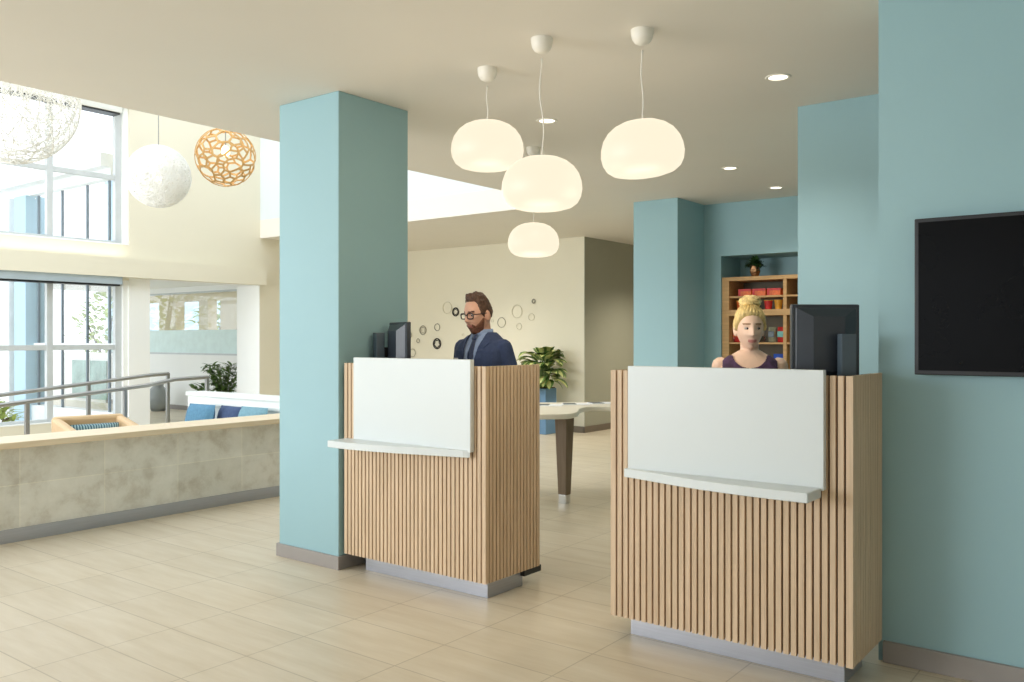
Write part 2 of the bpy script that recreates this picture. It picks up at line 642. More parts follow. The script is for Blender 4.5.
# blue pillar, back wall with its niche, right hand block
struct(MB().box(-4.42, -3.925, 7.82, 9.05, 0, H), 'wall_back_pillar', M['blue'])
struct(MB().box(-3.925, -3.738, 8.43, 9.05, 0, H).box(-3.738, -1.7, 8.43, 9.05, 2.145, H).box(-3.738, -1.7, 8.93, 9.05, 0, 2.145), 'wall_niche', M['blue'])
struct(MB().box(-1.81, 2.2, 5.19, 9.05, 0, H), 'wall_core', M['blue'])
struct(MB().box(-0.957, 2.2, 3.685, 3.95, 0, H), 'wall_screen', M['blue'])
struct(MB().box(-0.937, 2.2, 3.667, 3.685, 0, 0.085), 'baseboard_screen', M['base'], 0.003)
# column between the counter and the left desk
struct(MB().box(-4.262, -3.735, 3.275, 3.83, 0, H), 'wall_column', M['blue'], 0.006)
struct(MB().box(-4.275, -3.722, 3.262, 3.275, 0, 0.075).box(-3.735, -3.722, 3.275, 3.843, 0, 0.075).box(-4.275, -4.262, 3.275, 3.843, 0, 0.075).box(-4.262, -3.735, 3.83, 3.843, 0, 0.075), 'baseboard_column', M['base'], 0.002)
# lobby ends behind the camera
struct(MB().box(2.2, 2.35, -5, 12.6, 0, H), 'wall_right', M['white'])
struct(MB().box(-1.2, 2.2, -5.15, -5, 0, H).box(-10.4, -1.2, -5.15, -5, 2.7, HA).box(-10.4, -1.2, -5.15, -5, 0, 0.4), 'wall_front', M['white'])

# window wall with upper and lower glazing and the passage opening
YW = 5.56
ww = MB()
ww.box(WX - 0.36, WX, -5, YW, 0, 0.33)
ww.box(WX - 0.36, WX, -5, YW, 2.0, 2.43)
ww.box(WX - 0.36, WX, -5, YW, 4.1, HA)
ww.box(WX - 0.36, WX, YW, 5.833, 2.03, HA)
ww.box(WX - 0.5, WX, 5.833, 7.465, 2.05, HA)
ww.box(WX - 0.5, WX, 7.465, 10.2, 0, HA)
struct(ww, 'wall_window', M['cream'])
struct(MB().box(WX - 0.36, WX, YW, 5.833, 0, 2.03), 'wall_window_pier', M['white'])
struct(MB().box(WX - 0.52, WX - 0.004, 7.455, 7.465, 0, 2.05).box(WX - 0.5, WX - 0.004, 5.833, 7.455, 2.04, 2.05), 'trim_2', M['white'])
struct(MB().box(WX, WX + 0.16, -5, 7.46, 2.03, 2.25), 'trim_1', M['cream'])
area('ledge_cove_light', (WX + 0.09, 3.2, 2.27), (PI, math.radians(0), 0), 0.08, 4.6, 5, (1.0, 0.88, 0.70))


def window(name, z0, z1, ztr, blind_z, cass, bot):
    root = struct_root(name, (WX, 0, z0))
    fr = MB()
    xa, xb = -0.12, -0.06
    h = z1 - z0
    fr.box(xa, xb, -4.9, YW - 0.06, 0, 0.045).box(xa, xb, -4.9, YW - 0.06, h - 0.045, h)
    fr.box(xa, xb, YW - 0.14, YW - 0.06, 0.045, h - 0.045)
    fr.box(xa + 0.006, xb - 0.006, -4.9, YW - 0.14, ztr - z0 - 0.03, ztr - z0 + 0.03)
    y = 4.655
    while y > -4.5:
        fr.box(xa, xb, y - 0.035, y + 0.035, 0.045, h - 0.045)
        y -= 0.9
    fr.build('window_frame', M['frame'], root, bevel=0.004)
    MB().box(-0.094, -0.088, -4.9, YW - 0.1, 0.02, h - 0.02).build('window_pane', M['glass'], root)
    MB().box(-0.16, -0.02, YW - 0.06, YW, -0.0, h).box(-0.35, 0.004, -4.95, YW, 0.0, 0.012).build('window_jamb', M['white'], root)
    c = MB().box(-0.05, 0.13, -4.9, YW - 0.15, bot - z0, bot - z0 + 0.095)
    c.build('blind_cassette', cass, root, bevel=0.004)
    MB().box(-0.05, 0.11, -4.9, YW - 0.17, bot - z0 - 0.02, bot - z0).build('blind_shadow_strip', M['black'], root)  # black strip standing in for the shadow line under the cassette
    return root


window('window_1', 2.43, 4.1, 3.24, 4.0, M['cassette_w'], 3.99)
window('window_2', 0.33, 2.0, 1.19, 1.94, M['cassette'], 1.94)

# passage beyond the opening
struct(MB().box(-17, WX - 0.5, 5.95, 10.2, 2.22, 2.5), 'ceiling_passage', M['white'])
pw = MB()
pw.box(-20, -12.35, 8.85, 8.95, 0, 1.0).box(-17, WX - 0.5, 8.85, 8.95, 2.13, 2.22).box(-12.6, WX - 0.5, 8.85, 8.95, 0, 2.13)
struct(pw, 'wall_passage', M['white'])
struct(MB().box(-17, WX - 0.5, 8.835, 8.85, 0, 0.08), 'baseboard_passage', M['base'])
rw = struct_root('window_3', (-14.8, 8.9, 1.0))
MB().box(-2.2, 2.2, -0.005, 0.005, 0.0, 1.13).build('window_pane', M['glass'], rw)
MB().box(-2.2, 2.2, -0.012, -0.006, 0.0, 0.444).build('frosted_strip', M['frost'], rw)
MB().box(-2.2, 2.2, -0.03, 0.03, 0.0, 0.03).box(-2.2, 2.2, -0.03, 0.03, 1.1, 1.13).build('window_frame', M['frame'], rw)
tp = MB()
for x0, x1 in ((-16.35, -15.75), (-14.95, -14.65), (-14.25, -13.72), (-17.6, -17.2)):
    tp.box(x0, x1, 9.6, 9.8, 0, 2.4)
tp.box(-18, -12.4, 9.55, 9.85, 2.02, 2.5)
struct(tp, 'wall_far_room', M['tan'])

# ------------------------------------------------------------------ outside
struct(MB().box(-60, WX - 0.4, -30, 5.6, -0.3, -0.1), 'ground', M['concrete'])
bw = thing('building_wing', 'white glazed wing with pale blue piers beyond the lobby windows', 'building', (-13.5, 5.72, -0.1))
MB().box(-6.5, 2.85, -0.25, 0.0, 3.55, 3.72).box(-6.5, 2.85, -0.12, 0.0, 3.42, 3.55).build('roof_fascia', M['outwhite'], bw)
MB().box(-6.5, 2.85, -0.08, 0.12, 0.0, 0.45).build('sill_wall', M['outwhite'], bw)
MB().box(0.22, 0.58, -0.16, 0.1, 0.0, 3.42).build('pier', M['paleblue'], bw)
MB().box(-0.2, 0.1, -0.18, 0.1, 0.0, 3.42).build('pier', M['outwhite'], bw)
for x in (0.66, 1.36, 2.05, 2.62, -0.62, -1.5, -2.4):
    MB().box(x, x + 0.03, -0.035, -0.008, 0.45, 3.42).build('mullion', M['framedark'], bw)
MB().box(-6.5, 2.85, -0.05, 0.02, 1.27, 1.33).box(-6.5, 2.85, -0.05, 0.02, 2.2, 2.28).build('transom', M['outwhite'], bw)
MB().box(-6.5, 2.85, -0.02, -0.012, 0.45, 3.42).build('pane', M['glass'], bw)
tb = thing('building_block', 'taller pale blue block rising behind the glazed wing', 'building', (-17.5, 15.0, -0.1))
MB().box(-12, -1.5, 0.3, 8, 0, 6.9).build('block_wall', M['paleblue'], tb)
MB().box(-12.1, -1.4, 0.1, 8, 6.9, 7.05).build('parapet', M['outwhite'], tb)
for i, (x0, x1, lab) in enumerate(((-18.35, -17.75, 'left'), (-17.6, -16.95, 'right'))):
    a = thing('wall_print', 'grey green abstract print seen through wing glazing, %s of the pair' % lab, 'picture', ((x0 + x1) / 2, 8.84, 0.06), group='prints in the glazed wing')
    MB().box((x0 - x1) / 2, (x1 - x0) / 2, -0.02, 0.0, 0, 0.78).build('print', M['art'], a)


def bush(name, label, cat, loc, r, h, leaves, seed, lm, trunk=0.0, leafsize=0.12):
    rnd = random.Random(seed)
    t = thing(name, label, cat, loc)
    st = MB()
    lv = MB()
    for k in range(7):
        a = rnd.uniform(0, 2 * PI)
        st.tube([(0, 0, 0), (0.1 * r * math.cos(a), 0.1 * r * math.sin(a), trunk), (0.6 * r * math.cos(a), 0.6 * r * math.sin(a), trunk + h * 0.6)], [0.05 * r + 0.01, 0.035 * r + 0.006, 0.01], 6)
    for k in range(leaves):
        a = rnd.uniform(0, 2 * PI)
        z = rnd.random()
        rr = r * math.sqrt(max(0.05, 1 - (2 * z - 0.85) ** 2)) * rnd.uniform(0.55, 1.0)
        p = (rr * math.cos(a), rr * math.sin(a), trunk + h * z)
        d = (math.cos(a) + rnd.uniform(-.6, .6), math.sin(a) + rnd.uniform(-.6, .6), rnd.uniform(-0.2, 0.9))
        lv.leaf(p, d, leafsize * rnd.uniform(0.7, 1.3), leafsize * 0.5, 0.4, 0.2, 3)
    st.build('stem', M['bark'], t)
    lv.build('foliage', lm, t)
    return t


bush('garden_shrub', 'yellow green shrub outside, left of the window mullion', 'shrub', (-12.05, 3.85, -0.1), 0.42, 0.62, 420, 3, M['leaf_out'])
bush('garden_shrub', 'yellow green shrub outside, below the pale blue pier', 'shrub', (-12.3, 4.85, -0.1), 0.36, 0.58, 360, 4, M['leaf_out'])
bush('garden_tree', 'tree behind the glazed wing at the left edge', 'tree', (-22.3, 4.6, -0.1), 1.5, 2.6, 700, 5, M['leaf_out'], 1.2, 0.3)
bush('garden_tree', 'pale leafy tree beyond the low wall, seen through the glazed wing', 'tree', (-19.0, 9.9, -0.1), 0.75, 1.5, 520, 8, M['leaf_out'], 0.95, 0.2)
bush('garden_tree', 'tree outside past the tan pillars of the passage room', 'tree', (-16.6, 11.6, -0.1), 1.0, 1.9, 600, 6, M['leaf_out'], 0.6, 0.22)

# ------------------------------------------------------------------ stone ledge wall and lounge
cw = thing('ledge_wall', 'low stone tiled wall with pale maple ledge left of the blue column', 'half wall', (-5.95, 2.0, 0))
MB().prism([(0.06, -6.9), (0.06, 2.2), (0.105, 2.75), (-0.12, 2.75), (-0.12, -6.9)], 0.085, 0.61).build('stone_face', M['stone'], cw)
MB().prism([(0.075, -6.9), (0.075, 2.2), (0.12, 2.75), (-0.13, 2.75), (-0.13, -6.9)], 0.0, 0.085).build('steel_base', M['plinth'], cw)
MB().prism([(0.2, -6.9), (0.2, 2.2), (0.225, 2.75), (-0.2, 2.75), (-0.2, -6.9)], 0.61, 0.65).build('ledge_top', M['lightwood'], cw, bevel=0.004)


def armchair(label, loc, rz):
    t = thing('armchair', label, 'armchair', loc, rz, 'tan armchairs behind the stone ledge')
    # faces +X ; local
    back = MB()
    W = 0.28
    back.prism([(-0.30, -W), (-0.30, W), (-0.22, W), (-0.22, -W)], 0.12, 0.65)
    back.build('backrest', M['chairwood'], t, bevel=0.03)
    for s in (-1, 1):
        a = MB()
        ya, yb = (s * W, s * (W - 0.07))
        vs = []
        prof = [(-0.28, 0.12), (0.33, 0.12), (0.33, 0.575), (-0.26, 0.64)]
        n = 4
        a.add([(x, ya, z) for x, z in prof] + [(x, yb, z) for x, z in prof],
              [(0, 1, 2, 3), (7, 6, 5, 4)] + [(i, (i + 1) % 4, 4 + (i + 1) % 4, 4 + i) for i in range(4)])
        a.build('armrest', M['chairwood'], t, bevel=0.025)
    MB().box(-0.22, 0.31, -0.205, 0.205, 0.2, 0.38).build('seat', M['chairwood'], t, bevel=0.03)
    for sx in (-0.25, 0.27):
        for sy in (-0.22, 0.22):
            MB().tube([(sx, sy, 0.13), (sx * 1.05, sy * 1.05, 0.008)], [0.022, 0.014], 10).build('leg', M['tableleg'], t)
    return t


ac = armchair('tan leather tub armchair with a striped cushion, behind the ledge', (-7.02, 3.58, 0), math.radians(-12))
copy_tree(ac, 'tan leather armchair at the left edge, only an arm end showing', (-7.12, 2.47, 0), math.radians(-12))


def cushion_mb(wd, ht, th):
    mb = MB()
    n = 12
    vs, fs = [], []
    for side in (1, -1):
        for j in range(n + 1):
            for i in range(n + 1):
                u, v = i / n * 2 - 1, j / n * 2 - 1
                b = (max(0, 1 - u ** 4) ** 0.6) * (max(0, 1 - v ** 4) ** 0.6)
                pin = 1 - 0.06 * (u * u) * (1 - v * v) - 0.0
                pin2 = 1 - 0.06 * (v * v) * (1 - u * u)
                vs.append((u * wd / 2 * pin2, side * th / 2 * b, v * ht / 2 * pin))
    m = (n + 1) ** 2
    for s in range(2):
        for j in range(n):
            for i in range(n):
                a = s * m + j * (n + 1) + i
                fs.append((a, a + 1, a + n + 2, a + n + 1))
    mb.add(vs, fs)
    return mb


c = cushion_mb(0.38, 0.22, 0.10).build('lumbar_cushion', M['stripe'], None, (-7.09, 3.60, 0.485), (math.radians(-15), 0, math.radians(78)), smooth=True)
tag(c, 'teal striped lumbar cushion in the tan armchair', 'cushion')

bn = thing('banquette', 'off white upholstered banquette behind the ledge, left of the column', 'banquette', (-7.06, 5.06, 0))
MB().box(-1.02, 1.0, 0, 0.16, 0, 0.71).build('backrest', M['bench'], bn, bevel=0.01)
MB().box(-1.03, 1.0, -0.02, 0.18, 0.71, 0.75).build('top_rail', M['bench'], bn, bevel=0.008)
MB().box(-0.75, 1.0, -0.03, 0.0, 0.62, 0.66).build('channel_roll', M['bench'], bn, bevel=0.012)
MB().box(-1.0, 1.0, -0.5, 0.0, 0.0, 0.30).build('seat', M['bench'], bn, bevel=0.02)
for (x, y, rz, m, nm, lab) in ((-7.47, 4.80, 0.05, 'pillow', 0.40, 'blue square cushion leaning on the banquette, foremost of the row'),
                               (-7.22, 4.96, -0.05, 'pillow_n', 0.38, 'navy cushion tucked behind the blue one on the banquette'),
                               (-6.76, 4.88, 0.0, 'pillow_t', 0.40, 'pale teal cushion leaning on the banquette, nearest the blue column')):
    c = cushion_mb(nm, nm * 0.9, 0.13).build('cushion', M[m], None, (x, y, 0.305 + nm * 0.45), (math.radians(-12), 0, rz), smooth=True)
    tag(c, lab, 'cushion', 'cushions on the banquette')


def rail(label, pts, posts, ends):
    t = thing('handrail', label, 'handrail', (pts[0][0], pts[0][1], 0), group='steel handrails in the lounge')
    o = Vector((pts[0][0], pts[0][1], 0))
    MB().tube([Vector(p) - o for p in pts], 0.021, 12).build('rail', M['steel'], t, smooth=True)
    for x, y, z in posts:
        MB().box(x - o.x - 0.018, x - o.x + 0.018, y - o.y - 0.018, y - o.y + 0.018, 0, z).build('post', M['steel'], t, bevel=0.003)
    return t


rail('steel handrail with square end post, nearer the windows', [(-9.3, 2.6, 0.625), (-9.3, 5.35, 0.876), (-9.3, 5.57, 0.885)],
     [(-9.3, 2.9, 0.65), (-9.3, 4.645, 0.80), (-9.3, 5.57, 0.89)], 0)
rail('steel handrail running up to the banquette, nearer the ledge', [(-8.3, 2.4, 0.62), (-8.3, 4.75, 0.82), (-8.3, 5.05, 0.868), (-8.3, 5.43, 0.878)],
     [(-8.3, 3.584, 0.71), (-8.3, 4.51, 0.795), (-8.3, 5.43, 0.87)], 0)

# floor vase and plant in the passage
tag(MB().lathe([(0.0, 0), (0.11, 0), (0.19, 0.12), (0.2, 0.24), (0.15, 0.38), (0.09, 0.44), (0.1, 0.48), (0.07, 0.48), (0.0, 0.4)], seg=28).build('floor_vase', M['vase'], None, (-14.42, 8.45, 0), smooth=True),
    'grey round floor vase in the white passage, half behind the column', 'vase')
pp = thing('potted_plant', 'feathery green potted plant in the passage behind the banquette', 'plant', (-11.75, 8.0, 0))
MB().lathe([(0, 0), (0.12, 0), (0.16, 0.3), (0.14, 0.3), (0, 0.27)], seg=24).build('pot', M['vase'], pp, smooth='auto')
rnd = random.Random(11)
fl, stm = MB(), MB()
for k in range(26):
    a = rnd.uniform(0, 2 * PI)
    if k < 6:
        a = PI + 0.6 + rnd.uniform(-0.4, 0.4)
    lean = rnd.uniform(0.12, 0.3) if k >= 5 else rnd.uniform(0.25, 0.5)
    top = Vector((lean * math.cos(a), lean * math.sin(a), 0.9 if k >= 5 else 0.62))
    top.z -= lean * 0.2
    p0 = Vector((0, 0, 0.27))
    stm.tube([p0, p0.lerp(top, 0.5) + Vector((0, 0, 0.05)), top], [0.008, 0.006, 0.003], 5)
    for j in range(9):
        p = p0.lerp(top, 0.3 + 0.7 * j / 8)
        for s in (-1, 1):
            q = a + s * rnd.uniform(0.6, 1.6)
            fl.leaf(p, (math.cos(q), math.sin(q), rnd.uniform(-0.1, 0.9)), rnd.uniform(0.11, 0.19), 0.055, 0.7, 0.2, 4)
stm.build('stem', M['stem'], pp)
fl.build('foliage', M['leaf'], pp)


# ------------------------------------------------------------------ reception desks
def slats(mb, p0, p1, z0, z1, n, wfrac, depth, nrm):
    """row of n slats between p0 and p1, standing out along nrm"""
    p0, p1, nrm = Vector(p0), Vector(p1), Vector(nrm)
    for i in range(n):
        a = p0.lerp(p1, (i + (1 - wfrac) / 2) / n)
        b = p0.lerp(p1, (i + (1 + wfrac) / 2) / n)
        if i == 0:
            a = p0.copy()
        if i == n - 1:
            b = p1.copy()
        c, d = b + nrm * depth, a + nrm * depth
        mb.prism([(a.x, a.y), (b.x, b.y), (c.x, c.y), (d.x, d.y)], z0, z1)


def desk(label, x0, x1, y0, y1, nf, ns, side_w, panel, shelf_poly, px0, px1, py):
    t = thing('reception_desk', label, 'desk', ((x0 + x1) / 2, y0, 0), group='slatted reception desks')
    cx = (x0 + x1) / 2
    L = lambda x: x - cx
    z0, z1 = 0.09, 1.16
    D = 0.016
    W2 = (x1 - x0) / 2
    dp = y1 - y0
    MB().box(-W2 + D, W2 - D, D, 0.045, z0 + 0.005, z1 - 0.003).box(W2 - 0.045, W2 - D, 0.045, dp, z0 + 0.005, z1 - 0.003).box(-W2 + D, -W2 + 0.045, 0.045, dp, z0 + 0.005, z1 - 0.003).build('slat_backing', M['oak_gap'], t)
    f = MB()
    slats(f, (-W2, D, 0), (W2, D, 0), z0, z1, nf, 0.70, D, (0, -1, 0))
    f.build('front_slats', M['oak'], t)
    s = MB()
    slats(s, (W2 - D, 0.001, 0), (W2 - D, dp, 0), z0, z1, ns, side_w, D - 0.001, (1, 0, 0))
    s.build('side_slats', M['oak'], t)
    s = MB()
    slats(s, (-W2 + D, 0.001, 0), (-W2 + D, dp, 0), z0, z1, ns, side_w, D - 0.001, (-1, 0, 0))
    s.build('side_slats', M['oak'], t)
    MB().box(-W2 + 0.05, W2 - 0.05, 0.046, dp - 0.01, 0.09, 0.11).build('bottom_panel', M['black'], t)
    MB().box(-W2 + 0.046, W2 - 0.046, 0.046, dp - 0.01, 0.94, 0.97).build('worktop', M['black'], t)
    if dp > 0.42:
        MB().box(W2 - 0.05, W2 - 0.012, dp - 0.12, dp + 0.03, 0.055, 0.088).build('base_rail', M['black'], t, bevel=0.002)
    pl = MB().box(L(px0), L(px1), py - y0, dp - 0.1, 0, 0.09)
    pl.build('plinth', M['plinth'], t, bevel=0.002)
    a, b, za, zb = panel
    MB().box(L(a), L(b), -0.032, -0.002, za, zb).build('front_panel', M['surface'], t, bevel=0.003)
    MB().prism([(L(x), y - y0) for x, y in shelf_poly], 0.708, 0.745).build('shelf', M['surface'], t, bevel=0.004)
    return t


desk('slatted oak desk beside the blue column, man in navy suit behind it', -3.715, -2.69, 3.30, 3.755, 36, 16, 0.74, (-3.605, -2.762, 0.735, 1.193),
     [(-3.66, 3.272), (-3.66, 3.13), (-3.58, 3.122), (-3.48, 3.124), (-3.38, 3.132), (-3.28, 3.147), (-3.18, 3.166), (-3.08, 3.19), (-2.98, 3.215), (-2.88, 3.24), (-2.80, 3.258), (-2.765, 3.272)],
     -3.61, -2.73, 3.365)
desk('slatted oak desk against the screen wall, blonde woman behind it', -1.965, -0.939, 3.275, 3.672, 35, 12, 0.88, (-1.862, -1.035, 0.735, 1.181),
     [(-1.87, 3.247), (-1.87, 3.225), (-1.8, 3.21), (-1.687, 3.178), (-1.58, 3.15), (-1.479, 3.13), (-1.39, 3.117), (-1.306, 3.109), (-1.22, 3.106), (-1.14, 3.104), (-1.047, 3.102), (-1.045, 3.247)],
     -1.905, -0.99, 3.345)


def monitor(label, loc, rz, wd, ht, zc, stand, cat='monitor'):
    """screen faces +Y locally, its back faces -Y"""
    t = thing('computer_monitor', label, cat, loc, rz, 'monitors on the desks')
    z0 = zc - ht / 2
    MB().box(-wd / 2, wd / 2, 0.0, 0.028, z0, z0 + ht).build('screen_housing', M['darkplastic'], t, bevel=0.006)
    bk = MB()
    a, b = wd / 2 - 0.012, wd / 2 - 0.075
    vs = [(-a, 0, z0 + 0.012), (a, 0, z0 + 0.012), (a, 0, z0 + ht - 0.012), (-a, 0, z0 + ht - 0.012),
          (-b, -0.035, z0 + 0.06), (b, -0.035, z0 + 0.06), (b, -0.035, z0 + ht - 0.05), (-b, -0.035, z0 + ht - 0.05)]
    bk.add(vs, [(4, 5, 6, 7), (0, 1, 5, 4), (1, 2, 6, 5), (2, 3, 7, 6), (3, 0, 4, 7), (3, 2, 1, 0)])
    bk.build('back_shell', M['darkplastic'], t, bevel=0.006)
    MB().box(-wd / 2 + 0.015, wd / 2 - 0.015, 0.028, 0.031, z0 + 0.018, z0 + ht - 0.018).build('screen', M['screen'], t)
    sx, sy, sw, sd, st = stand
    MB().box(sx - sw / 2, sx + sw / 2, sy - sd / 2, sy + sd / 2, 0.012, st).build('stand_column', M['slate'], t, bevel=0.004)
    MB().box(sx - 0.02, sx + 0.02, sy, -0.03, zc - 0.06, zc).build('stand_arm', M['black'], t)
    MB().box(sx - 0.05, sx + 0.05, sy - 0.03, sy + 0.09, 0, 0.012).build('stand_foot', M['black'], t, bevel=0.003)
    return t


monitor('large black monitor seen from behind, on the right-hand desk', (-1.125, 3.553, 0.971), math.radians(39), 0.277, 0.33, 0.30, (0.052, -0.08, 0.06, 0.045, 0.345))
monitor('small black monitor on the left-hand desk beside the blue column', (-3.555, 3.56, 0.971), math.radians(-26), 0.30, 0.29, 0.275, (-0.10, -0.08, 0.07, 0.05, 0.36))

# wall screen
tv = thing('television', 'large black flat screen on the blue wall at the right edge', 'television', (-0.25, 3.6845, 1.46))
MB().box(-0.56, 0.56, -0.055, -0.02, -0.302, 0.302).build('bezel', M['black'], tv, bevel=0.004)
MB().box(-0.545, 0.545, -0.0575, -0.054, -0.285, 0.287).build('screen', M['screen'], tv)
MB().box(-0.2, 0.2, -0.02, 0.0, -0.15, 0.15).build('wall_bracket', M['black'], tv)
MB().box(0.15, 0.21, -0.055, -0.03, -0.318, -0.3).build('sensor', M['black'], tv)

# ------------------------------------------------------------------ pendant lamps
FL = [(0.0, -0.119), (0.06, -0.122), (0.105, -0.119), (0.14, -0.108), (0.167, -0.086), (0.182, -0.055), (0.188, -0.02), (0.184, 0.02), (0.172, 0.058),
      (0.15, 0.092), (0.12, 0.118), (0.085, 0.135), (0.045, 0.144), (0.02, 0.146), (0.0, 0.146)]


def fluid(label, x, y, zc, wob, tilt=0.0, seed=0):
    t = thing('pendant_lamp', label, 'pendant lamp', (x, y, zc), group='white glass pendant lamps')
    x, y, zc = x * 1.012, y * 1.012, 1.3 + (zc - 1.3) * 1.012
    t.location = (x * K, y * K, zc * K)
    sh = MB().lathe([(r, z * 0.925) for r, z in FL], seg=48).build('lamp_shade', M['opal'], t, smooth=True)
    sh.rotation_euler = (tilt * math.sin(YAW) * -1, tilt * math.cos(YAW), 0)
    hz = H - zc
    pts = []
    R = Vector((math.cos(YAW), math.sin(YAW), 0))
    for k in range(15):
        f = k / 14
        z = 0.14 + (hz - 0.09 - 0.14) * f
        off = wob * (math.sin(f * 6.0 + 0.4) * math.sin(PI * f) ** 0.8)
        pts.append(R * off + Vector((0, 0, z)))
    MB().tube(pts, 0.0035, 6, cap=False).build('cord', M['cord'], t, smooth=True)
    cp = [(0.0, -0.066), (0.02, -0.065), (0.036, -0.056), (0.046, -0.04), (0.050, -0.02), (0.051, 0.0), (0.0, 0.0)]
    MB().lathe(cp, (0, 0, hz), seg=28).build('ceiling_rose', M['canopy'], t, smooth='auto')
    l = point('bulb_light', (0, 0, 0), 5, (1.0, 0.84, 0.62), 0.19)
    l.parent = t
    l.location = (0, 0, -0.36)
    return t


fluid('white glass pendant nearest the blue column, leftmost of four', -2.79, 3.436, 2.272, 0.004)
fluid('white glass pendant in the middle on a wavy cord, hanging before the lowest', -2.314, 3.247, 2.0, 0.012)
fluid('white glass pendant hung highest on the right, above the gap between desks', -1.893, 3.427, 2.136, 0.006, math.radians(-5))
fluid('small looking white glass pendant farthest back, lowest of four', -3.686, 5.068, 1.998, 0.0)

# woven thread globes and the bamboo lattice globe in the atrium


def thread_globe(label, loc, r, n, seed, thr, top):
    rnd = random.Random(seed)
    t = thing('globe_pendant', label, 'pendant lamp', loc, group='white thread globes')
    sh = MB()
    for k in range(n):
        ax = Vector((rnd.gauss(0, 1), rnd.gauss(0, 1), rnd.gauss(0, 1))).normalized()
        a = ax.orthogonal().normalized()
        b = ax.cross(a)
        h = rnd.uniform(0, 0.55) * r
        rr = math.sqrt(r * r - h * h) * rnd.uniform(0.985, 1.0)
        sh.loop([ax * h + a * (rr * math.cos(2 * PI * i / 40)) + b * (rr * math.sin(2 * PI * i / 40)) for i in range(40)], thr, 3)
    sh.build('thread_shade', M['string'], t)
    MB().tube([(0, 0, -0.0), (0, 0, top)], 0.005, 6, cap=False).build('cord', M['steel'], t)
    MB().ellipsoid((0, 0, -0.03), (0.035, 0.035, 0.045), 16, 10).build('bulb', M['bulb'], t, smooth=True)
    MB().lathe([(0, 0), (0.06, 0), (0.06, 0.03), (0, 0.03)], (0, 0, top - 0.03), 20).build('ceiling_rose', M['canopy'], t)
    return t


thread_globe('white thread globe pendant hanging beside the upper window', (-8.0, 4.692, 2.898), 0.307, 300, 1, 0.0022, HA - 2.898)
thread_globe('larger white thread globe at the top left, cut by the ceiling edge', (-6.2, 2.569, 2.90), 0.43, 140, 2, 0.0022, HA - 2.90)

bl = thing('lattice_pendant', 'bamboo lattice globe pendant glowing beside the blue column', 'pendant lamp', (-8.0, 5.454, 3.217))
rnd = random.Random(8)
bm = bmesh.new()
N = 84
for i in range(N):
    z = 1 - 2 * (i + 0.5) / N
    a = i * 2.39996 + rnd.uniform(-.35, .35)
    z = max(-0.99, min(0.99, z + rnd.uniform(-.05, .05)))
    q = math.sqrt(1 - z * z)
    bm.verts.new((q * math.cos(a), q * math.sin(a), z))
bmesh.ops.convex_hull(bm, input=bm.verts)
bm.faces.ensure_lookup_table()
RB = 0.312
cent = {f.index: f.calc_center_median().normalized() * RB for f in bm.faces}
lt = MB()
for e in bm.edges:
    if len(e.link_faces) == 2:
        a, b = (cent[f.index] for f in e.link_faces)
        m = ((a + b) / 2).normalized() * RB
        d = (b - a).normalized()
        nrm = m.normalized()
        s = d.cross(nrm).normalized()
        wdt = 0.0098
        ex = d * 0.006
        vs = []
        for p in (a - ex, m, b + ex):
            o = p.normalized() * RB
            for k1, k2 in ((-1, 0), (1, 0), (1, 1), (-1, 1)):
                vs.append(o + s * (wdt * k1) - nrm * (0.008 * k2))
        fs = []
        for j in range(2):
            for k in range(4):
                k2 = (k + 1) % 4
                fs.append((j * 4 + k, j * 4 + k2, j * 4 + 4 + k2, j * 4 + 4 + k))
        fs += [(0, 1, 2, 3), (8, 9, 10, 11)]
        lt.add(vs, fs)
bm.free()
lt.build('lattice_shade', M['bamboo'], bl)
MB().ellipsoid((0, 0, 0.06), (0.045, 0.045, 0.06), 18, 12).build('bulb', M['bulb'], bl, smooth=True)
MB().tube([(0, 0, 0.1), (0, 0, HA - 3.217)], 0.005, 6, cap=False).build('cord', M['steel'], bl)
MB().lathe([(0, 0), (0.06, 0), (0.06, 0.03), (0, 0.03)], (0, 0, HA - 3.247), 20).build('ceiling_rose', M['canopy'], bl)
l = point('bulb_light', (0, 0, 0), 5, (1.0, 0.80, 0.52), 0.06)
l.parent = bl
l.location = (0, 0, 0.05)

# recessed downlights
for (x, y, lab, pw) in ((-1.686, 4.531, 'recessed downlight nearest the screen wall, largest in view', 26), (-2.9, 6.718, 'recessed downlight in front of the back pillar, left of the niche', 22),
                        (-2.939, 7.847, 'recessed downlight close to the blue niche wall', 22), (-3.196, 4.54, 'recessed downlight among the white pendants', 16)):
    t = thing('downlight', lab, 'ceiling light', (x, y, H), group='recessed ceiling downlights')
    MB().lathe([(0.05, 0), (0.05, -0.004), (0.064, -0.006), (0.068, 0.0)], seg=32).build('trim_ring', M['canopy'], t)
    MB().lathe([(0, -0.002), (0.05, -0.002), (0.05, 0), (0, 0)], seg=32).build('lens', M['downlight'], t)
    l = point('lamp_beam', (0, 0, 0), pw, (1.0, 0.94, 0.85), 0.05, spot=120)
    l.parent = t
    l.location = (0, 0, -0.03)
# added fill spots without fittings, brightening lobby, aisle, far wall and recess
for (x, y, pw) in ((-5.2, 8.4, 36), (-7.6, 8.6, 62), (-4.6, 6.3, 26), (-2.6, 0.8, 14), (-5.2, 11.0, 110)):
    point('added_fill_spot', (x, y, H - 0.03), pw * 1.5, (1.0, 0.90, 0.74) if y > 2 and x > -6 else (1.0, 0.94, 0.85), 0.05, spot=130)

# ------------------------------------------------------------------ table behind the desks
tb = thing('meeting_table', 'pale double-lobed table on tapered legs behind the gap between desks', 'table', (-3.83, 5.68, 0))


